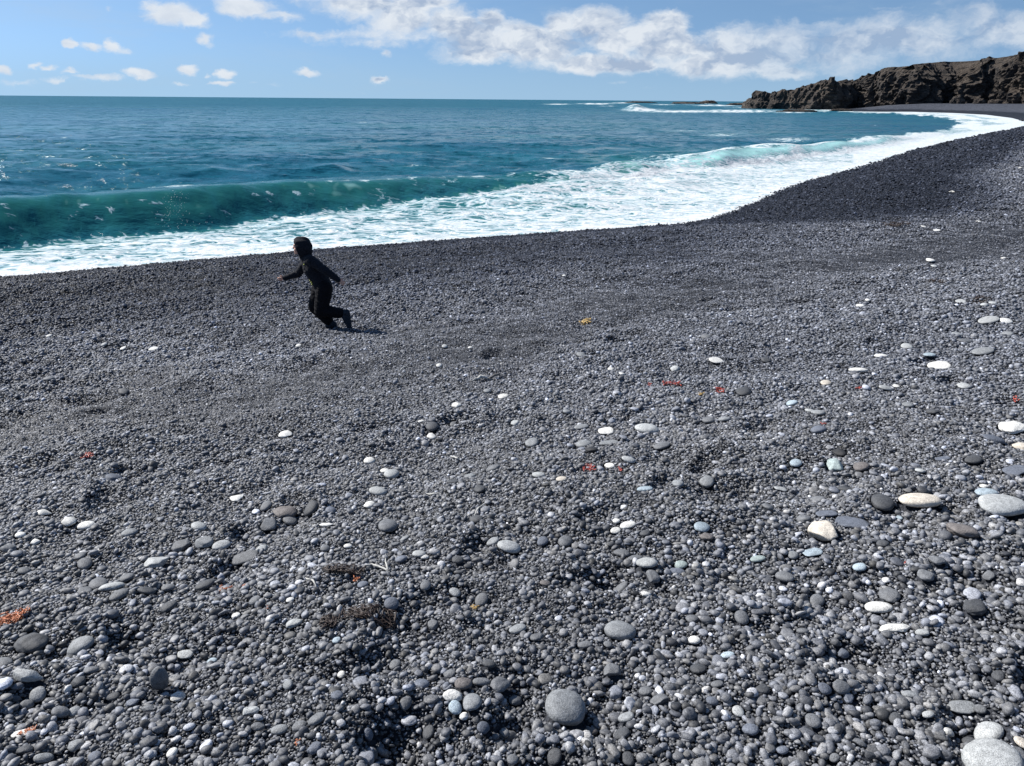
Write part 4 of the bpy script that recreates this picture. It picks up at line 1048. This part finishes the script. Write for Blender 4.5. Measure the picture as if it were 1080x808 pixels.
def build_child():
    G0, dep = on_ground(349, 347.5)
    root = bpy.data.objects.new('running_child', None); C.objects.link(root); root.location = G0
    tag(root, 'child in black hooded clothes running left towards the surf', 'person')
    Y = G0.y
    def J(px, py, dy=0.0):
        q = at_y(px, py, Y + dy); return Vector(q) - G0
    # joints traced on the photograph; dy is the depth away from the eye (the child's left side is nearer)
    head = J(317.0, 260.3, 0.0); neck = J(321.5, 270.5, 0.0); chest = J(329.5, 282.5, 0.0); waist = J(336.5, 294, 0.0); pel = J(340.5, 302, 0.0)
    shN = J(327.5, 274.5, -.115); elN = J(343.5, 285.5, -.19); wrN = J(356.5, 295.2, -.17); haN = J(360.5, 297.6, -.165)
    shF = J(323.0, 276.5, .115); elF = J(314.5, 288.7, .18); wrF = J(300.5, 293.0, .16); haF = J(296.2, 294.2, .15)
    hpN = J(342, 304, -.065); knN = J(338.5, 328.0, -.085); anN = J(361.5, 330.5, -.07); toN = J(368.2, 344.0, -.07); heN = J(366.0, 329, -.07)
    hpF = J(338, 304, .065); knF = J(332.0, 323.5, .07); anF = J(348.5, 341.0, .05)
    gx = anF.x; fz = ground_z(np.array([G0.x + anF.x]), np.array([Y + .05]))[0] - G0.z
    anF.z = fz + .085
    toF = Vector((anF.x - .045 + .0, anF.y, fz + .03)); heF = Vector((anF.x + .05, anF.y, fz + .055))
    # ---- body: one continuous skin figure
    bm = bmesh.new()
    ell(bm, head + Vector((.004, 0, .008)), (.088, .072, .098)); ell(bm, head + Vector((-.028, 0, -.048)), (.058, .052, .052))
    cone(bm, head + Vector((.02, 0, -.05)), neck, .042, .048)
    ell(bm, head + Vector((-.088, 0, -.014)), (.016, .011, .014)); cone(bm, head + Vector((-.080, 0, .016)), head + Vector((-.095, 0, -.016)), .010, .012)   # nose
    ell(bm, head + Vector((-.078, 0, -.052)), (.013, .020, .007)); ell(bm, head + Vector((-.076, 0, -.066)), (.012, .018, .006)); ell(bm, head + Vector((-.070, 0, -.086)), (.016, .016, .013))  # lips, chin
    for sg in (-1, 1):
        ell(bm, head + Vector((-.062, .034 * sg, -.034)), (.02, .02, .02)); ell(bm, head + Vector((-.076, .030 * sg, .026)), (.012, .02, .008))
        ell(bm, head + Vector((.006, .073 * sg, -.006)), (.018, .01, .027))
    cone(bm, neck, chest, .055, .095); cone(bm, chest, waist, .10, .085); cone(bm, waist, pel, .085, .095)
    for sh, el, wr in ((shN, elN, wrN), (shF, elF, wrF)):
        cone(bm, chest.lerp(neck, .55), sh, .06, .046); cone(bm, sh, el, .044, .033); cone(bm, el, wr, .033, .022)
    for hp, kn, an in ((hpN, knN, anN), (hpF, knF, anF)):
        cone(bm, pel, hp, .08, .08); cone(bm, hp, kn, .075, .052); cone(bm, kn, an, .05, .033)
    # hands: palm, four bent fingers, thumb
    for wr, ha, sgn, side in ((wrN, haN, 1, -1), (wrF, haF, 1, 1)):
        d = (ha - wr).normalized(); wd = Vector((0, 0, 1)).cross(d).normalized(); nrm = d.cross(wd).normalized()
        wd, nrm = (wd * .35 + nrm * .94).normalized(), None
        nrm = d.cross(wd).normalized()
        pc = wr + d * .035
        cone(bm, wr, wr + d * .02, .019, .019)
        for k in range(-2, 3): cone(bm, wr + d * .012 + wd * k * .006, pc + d * .018 + wd * k * .009, .0105, .0095, 10)
        for k, ln in zip(range(4), (.85, 1.0, .95, .75)):
            b0 = pc + d * .020 + wd * (k - 1.5) * .0125; c1 = (d + nrm * .25 * side).normalized(); c2 = (d * .7 + nrm * .8 * side).normalized()
            b1 = b0 + c1 * .026 * ln + wd * (k - 1.5) * .002; b2 = b1 + c2 * .020 * ln; b3 = b2 + (c2 + nrm * .5 * side).normalized() * .014 * ln
            cone(bm, b0, b1, .0068, .006, 8); cone(bm, b1, b2, .006, .0055, 8); cone(bm, b2, b3, .0055, .0045, 8)
        t0 = wr + d * .018 + wd * .018; t1 = t0 + (d * .6 + wd * .8).normalized() * .024; t2 = t1 + (d * .9 + wd * .3 + nrm * .3 * side).normalized() * .020
        cone(bm, t0, t1, .009, .0075, 8); cone(bm, t1, t2, .0075, .006, 8)
    # feet inside the boots
    cone(bm, anN, toN, .03, .025); cone(bm, anF, toF, .03, .025)
    body = remeshed('body', bm, M_SKIN, root, .0042, 3)
    # eyes
    M_EYE = simple('eye_white', (.7, .68, .65), .3, 10, .02); M_IRIS = simple('iris', (.03, .02, .015), .2, 10, .02); M_HAIR = simple('hair', (.05, .03, .018), .7, 200, .4)
    for sg in (-1, 1):
        bm = bmesh.new(); c = head + Vector((-.071, .030 * sg, .008)); ell(bm, c, (.0105, .012, .009)); me = bpy.data.meshes.new('eye'); bm.to_mesh(me); bm.free()
        e = bpy.data.objects.new('eye', me); C.objects.link(e); me.materials.append(M_EYE); e.parent = root
        bm = bmesh.new(); ell(bm, c + Vector((-.0085, 0, 0)), (.004, .0055, .0055)); me = bpy.data.meshes.new('iris'); bm.to_mesh(me); bm.free()
        q = bpy.data.objects.new('iris', me); C.objects.link(q); me.materials.append(M_IRIS); q.parent = e
    bm = bmesh.new()
    for k in range(9): ell(bm, head + Vector((-.064 + .004 * abs(k - 4), (k - 4) * .013, .062 - .003 * abs(k - 4))), (.016, .012, .016), sub=2)
    remeshed('hair', bm, M_HAIR, root, .006, 2)
    # ---- hoodie
    bm = bmesh.new()
    cone(bm, neck + Vector((.01, 0, -.01)), chest, .075, .118); cone(bm, chest, waist, .124, .118); cone(bm, waist, pel + Vector((0, 0, -.005)), .118, .124)
    ell(bm, chest + Vector((.012, 0, .015)), (.11, .14, .12)); ell(bm, pel + Vector((0, 0, .01)), (.105, .125, .07))
    for sh, el, wr in ((shN, elN, wrN), (shF, elF, wrF)):
        cone(bm, chest.lerp(neck, .55), sh, .085, .064); cone(bm, sh, el, .064, .048); cone(bm, el, wr, .049, .034)
    ell(bm, neck + Vector((.03, 0, 0)), (.07, .085, .05))
    hoodie = remeshed('hoodie', bm, M_HOOD, root, .008, 5, .006)
    # hood: a shell open in front
    bm = bmesh.new(); bmesh.ops.create_icosphere(bm, subdivisions=5, radius=1)
    cut = []
    for vtx in bm.verts:
        c = vtx.co.copy()
        # opening faces -x; its rim runs from the forehead to under the chin
        q = -c.x - .10 * c.z * 0
        if q > .47 + .28 * c.z and abs(c.y) < .93 and c.z > -.93: cut.append(vtx)
    bmesh.ops.delete(bm, geom=cut, context='VERTS')
    for vtx in bm.verts:
        c = vtx.co
        x_ = c.x * .118 + (.012 if c.x > 0 else 0); z_ = c.z * (.124 if c.z > 0 else .150); y_ = c.y * (.104 if c.z > -.3 else .104 * (1 - .15 * (-.3 - c.z)))
        if c.z < 0 and c.x > 0: x_ += .03 * c.z * 0 + .018 * (-c.z)
        if c.x < -.2: x_ -= .010 * max(0, c.z)
        f = 1 + .03 * math.sin(c.z * 9 + c.y * 5) * (1 if c.x > -.4 else .3)
        vtx.co = head + Vector((x_ * f + .014, y_ * f, z_ * f + .004))
    me = bpy.data.meshes.new('hood'); bm.to_mesh(me); bm.free(); ho = bpy.data.objects.new('hood', me); C.objects.link(ho); me.materials.append(M_HOOD); ho.parent = hoodie
    me.polygons.foreach_set('use_smooth', np.ones(len(me.polygons), bool))
    sm = ho.modifiers.new('t', 'SOLIDIFY'); sm.thickness = .010; sm.offset = 0
    # yellow-green marks down the front edge of the jacket
    parts = []
    r = np.random.default_rng(4)
    for k in range(11):
        t = k / 10; c = J(321.0 + 8.2 * t + r.normal(0, .3), 279 + 21 * t, -.085 + r.normal(0, .008)); 
        V, Fc = ICO[2]; parts.append((V * np.array([.011, .012, .016 if k in (3, 4, 5) else .009]) + np.array(c), Fc))
    V, Fc = join(parts)
    np_mesh('chest_print', V, Fc, True, None, M_LOGO, hoodie)
    # ---- trousers
    bm = bmesh.new()
    ell(bm, pel + Vector((0, 0, -.015)), (.10, .12, .085))
    for hp, kn, an in ((hpN, knN, anN), (hpF, knF, anF)):
        cone(bm, pel, hp, .112, .110); cone(bm, hp, kn, .110, .086); cone(bm, kn, kn.lerp(an, .85), .084, .068)
    remeshed('trousers', bm, M_TROU, root, .008, 5, .007)
    # ---- boots
    for an, to, he in ((anN, toN, heN), (anF, toF, heF)):
        d = (to - an).normalized()
        bm = bmesh.new()
        shin = ((knN if an is anN else knF) - an).normalized()
        cone(bm, an + shin * .06, an, .046, .044); cone(bm, an, he, .044, .036); cone(bm, he, to, .037, .034); cone(bm, an, to, .042, .030)
        b = remeshed('boot', bm, M_BOOT, root, .006, 3, .002)
        bm = bmesh.new(); up = (an - (he.lerp(to, .4))).normalized()
        for t in np.linspace(0, 1, 7): ell(bm, he.lerp(to, t) - up * .030, (.024, .030, .012), sub=2)
        remeshed('sole', bm, M_SOLE, b, .006, 2)
build_child()

# ------------------------------------------------------------------ light and sky
SUN_EL = R(41.5); 
sun_dir = Vector((-1.13, .52, 0)).normalized(); az = math.atan2(sun_dir.x, sun_dir.y)      # clockwise from +Y
to_sun = Vector((sun_dir.x * math.cos(SUN_EL), sun_dir.y * math.cos(SUN_EL), math.sin(SUN_EL)))
sl = bpy.data.lights.new('sun', 'SUN'); sl.energy = 5.0; sl.angle = R(.53); sl.color = (1, .965, .91)
so = bpy.data.objects.new('sun', sl); C.objects.link(so); so.rotation_euler = to_sun.to_track_quat('Z', 'Y').to_euler()

w = bpy.data.worlds.new('World'); bpy.context.scene.world = w; w.use_nodes = True
nt = NT(w.node_tree); bg = w.node_tree.nodes['Background']
sky = nt.node('ShaderNodeTexSky', sky_type='NISHITA', sun_disc=False, sun_elevation=SUN_EL, sun_rotation=az, altitude=0, air_density=1.0, dust_density=.35, ozone_density=1.4)
skyb = nt.mix(1.0, (.66, .76, .82), sky.outputs[0], 'MULTIPLY')
dirn = nt.node('ShaderNodeTexCoord').outputs['Generated']
# the far air over the cold sea is clear: read the sky a little above the horizon band
nt.l.new(nt.vmath('NORMALIZE', nt.vmath('ADD', nt.vmath('MULTIPLY', dirn, (1, 1, .95)), (0, 0, .18))), sky.inputs[0])
sx = nt.node('ShaderNodeSeparateXYZ', inp={0: dirn})
yy = nt.math('MAXIMUM', sx.outputs[1], .02)
Aq = nt.math('DIVIDE', sx.outputs[0], yy); Eq = nt.math('DIVIDE', sx.outputs[2], yy)
front = nt.ramp(sx.outputs[1], .05, .25)
AE = nt.node('ShaderNodeCombineXYZ', inp={0: Aq, 1: Eq}).outputs[0]
def ae(px, py):
    d = ray(px, py); return d[0] / d[1], d[2] / d[1]
CL = [  # px, py, rx, ry, weight
 (180, 13, 32, 11, .9), (163, 7, 14, 8, .8), (200, 20, 20, 8, .85), (214, 43, 9, 6, .62), (260, 9, 40, 12, .85), (290, 18, 36, 7, .75), (385, 4, 56, 15, .9), (425, 12, 34, 22, 1.1), (445, 0, 30, 14, 1.0), (360, -8, 70, 14, .9),
 (330, 36, 90, 6, .45), (400, 46, 60, 6, .5), (440, 38, 60, 12, .6), (478, 30, 36, 20, 1.0), (500, 40, 60, 20, .9), (515, 22, 18, 14, 1.0), (505, 56, 50, 10, .9),
 (560, 46, 70, 20, .95), (592, 28, 22, 16, 1.0), (628, 28, 34, 17, 1.1), (650, 44, 50, 18, .95), (700, 30, 30, 17, 1.05), (712, 50, 60, 18, .9), (640, 66, 90, 11, .9), (610, 74, 50, 5, .5),
 (790, 52, 90, 24, .9), (760, 68, 80, 14, .9), (818, 74, 44, 8, .9), (870, 50, 110, 22, .8), (960, 42, 110, 22, .8), (1060, 36, 90, 24, .8), (1150, 40, 90, 30, .8), (860, 30, 160, 9, .5),
 (76, 46, 7, 5, .8), (100, 48, 14, 5, .8), (121, 46, 7, 8, .8), (128, 51, 12, 4, .6), (4, 72, 9, 5, .9), (36, 70, 8, 4, .8), (50, 73, 12, 3, .7), (75, 77, 10, 3, .8), (95, 82, 26, 4, .7), (148, 76, 18, 5, .9), (62, 84, 22, 3.5, .55), (20, 86, 26, 4, .35),
 (193, 71, 13, 5, .9), (241, 75, 11, 6, .9), (241, 87, 14, 3, .7), (328, 77, 12, 5, 1.0), (403, 83, 11, 5, .75), (411, 54, 7, 4, .6), (118, 4, 6, 4, .4), (222, 78, 6, 2.5, .5), (272, 88, 12, 2.5, .4), (292, 91, 14, 3, .35), (190, 86, 14, 3, .4),
 (600, 85, 16, 3, .3), (650, 87, 18, 3, .35), (565, 90, 25, 3, .25), (900, 30, 80, 6, .3), (950, 8, 60, 3, .25), (690, 92, 40, 3, .3), (1000, 22, 80, 8, .4)]
wn1 = nt.noise(nt.mapping(AE, (7, 14, 1)), 1.0, 6, .6, out=1)
wn2 = nt.noise(nt.mapping(AE, (1, 1.5, 1)), 34.0, 5, .62, out=1)
wv = nt.vmath('ADD', AE, nt.vmath('MULTIPLY', nt.vmath('SUBTRACT', wn1, (.5, .5, .5)), (.050, .026, 0)))
wv = nt.vmath('ADD', wv, nt.vmath('MULTIPLY', nt.vmath('SUBTRACT', wn2, (.5, .5, .5)), (.020, .017, 0)))
def field(vec):
    acc = None
    for (a, b, rx, ry, wt) in CL:
        A0, E0 = ae(a, b)
        e = nt.node('ShaderNodeMapping', vector_type='TEXTURE', inp={'Vector': vec, 'Location': (A0, E0, 0), 'Scale': (rx / 760, ry / 740, 1)}).outputs[0]
        ln = nt.vmath('LENGTH', e, out=1)
        v = nt.math('MULTIPLY', nt.ramp(ln, 1.35, .25, 0, 1, False), wt)
        acc = v if acc is None else nt.math('MAXIMUM', acc, v)
    return acc
fl = field(wv)
n_b = nt.noise(nt.mapping(wv, (1, 1.7, 1)), 13, 8, .62)
n_l = nt.noise(nt.mapping(wv, (1, 1.7, 1)), 16, 4, .6)
n_s = nt.noise(nt.mapping(nt.vmath('ADD', wv, (-.008, .011, 0)), (1, 1.7, 1)), 16, 4, .6)
dens = nt.math('ADD', fl, nt.math('MULTIPLY', nt.math('SUBTRACT', n_b, .5), 1.75))
alpha = nt.ramp(dens, .24, .82)
# lit side and shaded side of each billow, from the slope of the density towards the sun
big = nt.math('MULTIPLY', nt.math('MULTIPLY', nt.ramp(fl, .45, .95), nt.ramp(Aq, -.27, -.19)), nt.math('ADD', nt.ramp(Eq, .085, .038, .44, .72), nt.ramp(Aq, .20, .36, 0, .22)))
small = nt.ramp(big, 0, .3, .25, 1.0)
slope = nt.math('MULTIPLY', nt.math('SUBTRACT', n_l, n_s), nt.math('MULTIPLY', small, 5.0))
shade = nt.math('ADD', nt.math('SUBTRACT', .88, nt.math('MULTIPLY', big, .75)), slope, clamp=True)
ccol = nt.mix(shade, (2.5, 3.1, 4.1), (5.05, 5.35, 5.7))
# thin high veil, right half
veil = nt.noise(nt.mapping(AE, (2.2, 9, 1)), 2.0, 6, .65, .3)
skyc = nt.mix(nt.math('MULTIPLY', nt.ramp(veil, .45, .75), .25), skyb, (3.0, 3.8, 4.7))
skyc = nt.mix(nt.ramp(Eq, .075, 0, 0, .60), skyc, (2.35, 3.5, 4.6))
final = nt.mix(nt.math('MULTIPLY', alpha, nt.ramp(Aq, .20, .34, .93, .64)), skyc, ccol)
plain = nt.mix(nt.ramp(sx.outputs[2], .075, 0, 0, .60), skyb, (2.35, 3.5, 4.6))
nt.l.new(final, bg.inputs[0]); bg.inputs[1].default_value = .10
bg2 = nt.node('ShaderNodeBackground', inp={0: plain, 1: .10})
mask = nt.math('MULTIPLY', nt.ramp(sx.outputs[1], .10, .25), nt.math('MULTIPLY', nt.ramp(Eq, .20, .145), nt.ramp(Eq, -.02, -.005)))
ms = nt.node('ShaderNodeMixShader'); nt.l.new(mask, ms.inputs[0]); nt.l.new(bg2.outputs[0], ms.inputs[1]); nt.l.new(bg.outputs[0], ms.inputs[2])
nt.l.new(ms.outputs[0], w.node_tree.nodes['World Output'].inputs[0])

# ------------------------------------------------------------------ camera and output
cd = bpy.data.cameras.new('camera'); cd.sensor_width = 36; cd.lens = 36 * FPX / 1080; cd.clip_start = .05; cd.clip_end = 40000
co = bpy.data.objects.new('camera', cd); C.objects.link(co)
m = Matrix((tuple(RV), tuple(UV), tuple(-F))).transposed().to_4x4(); m.translation = Vector(EYE); co.matrix_world = m
sc = bpy.context.scene; sc.camera = co
sc.view_settings.view_transform = 'Standard'; sc.view_settings.look = 'None'; sc.view_settings.gamma = 1; sc.view_settings.exposure = 0.65
sc.render.engine = 'CYCLES'
sc.cycles.max_bounces = 4; sc.cycles.diffuse_bounces = 2; sc.cycles.glossy_bounces = 2
print('labels', len(labels), 'distinct', len(set(labels)))
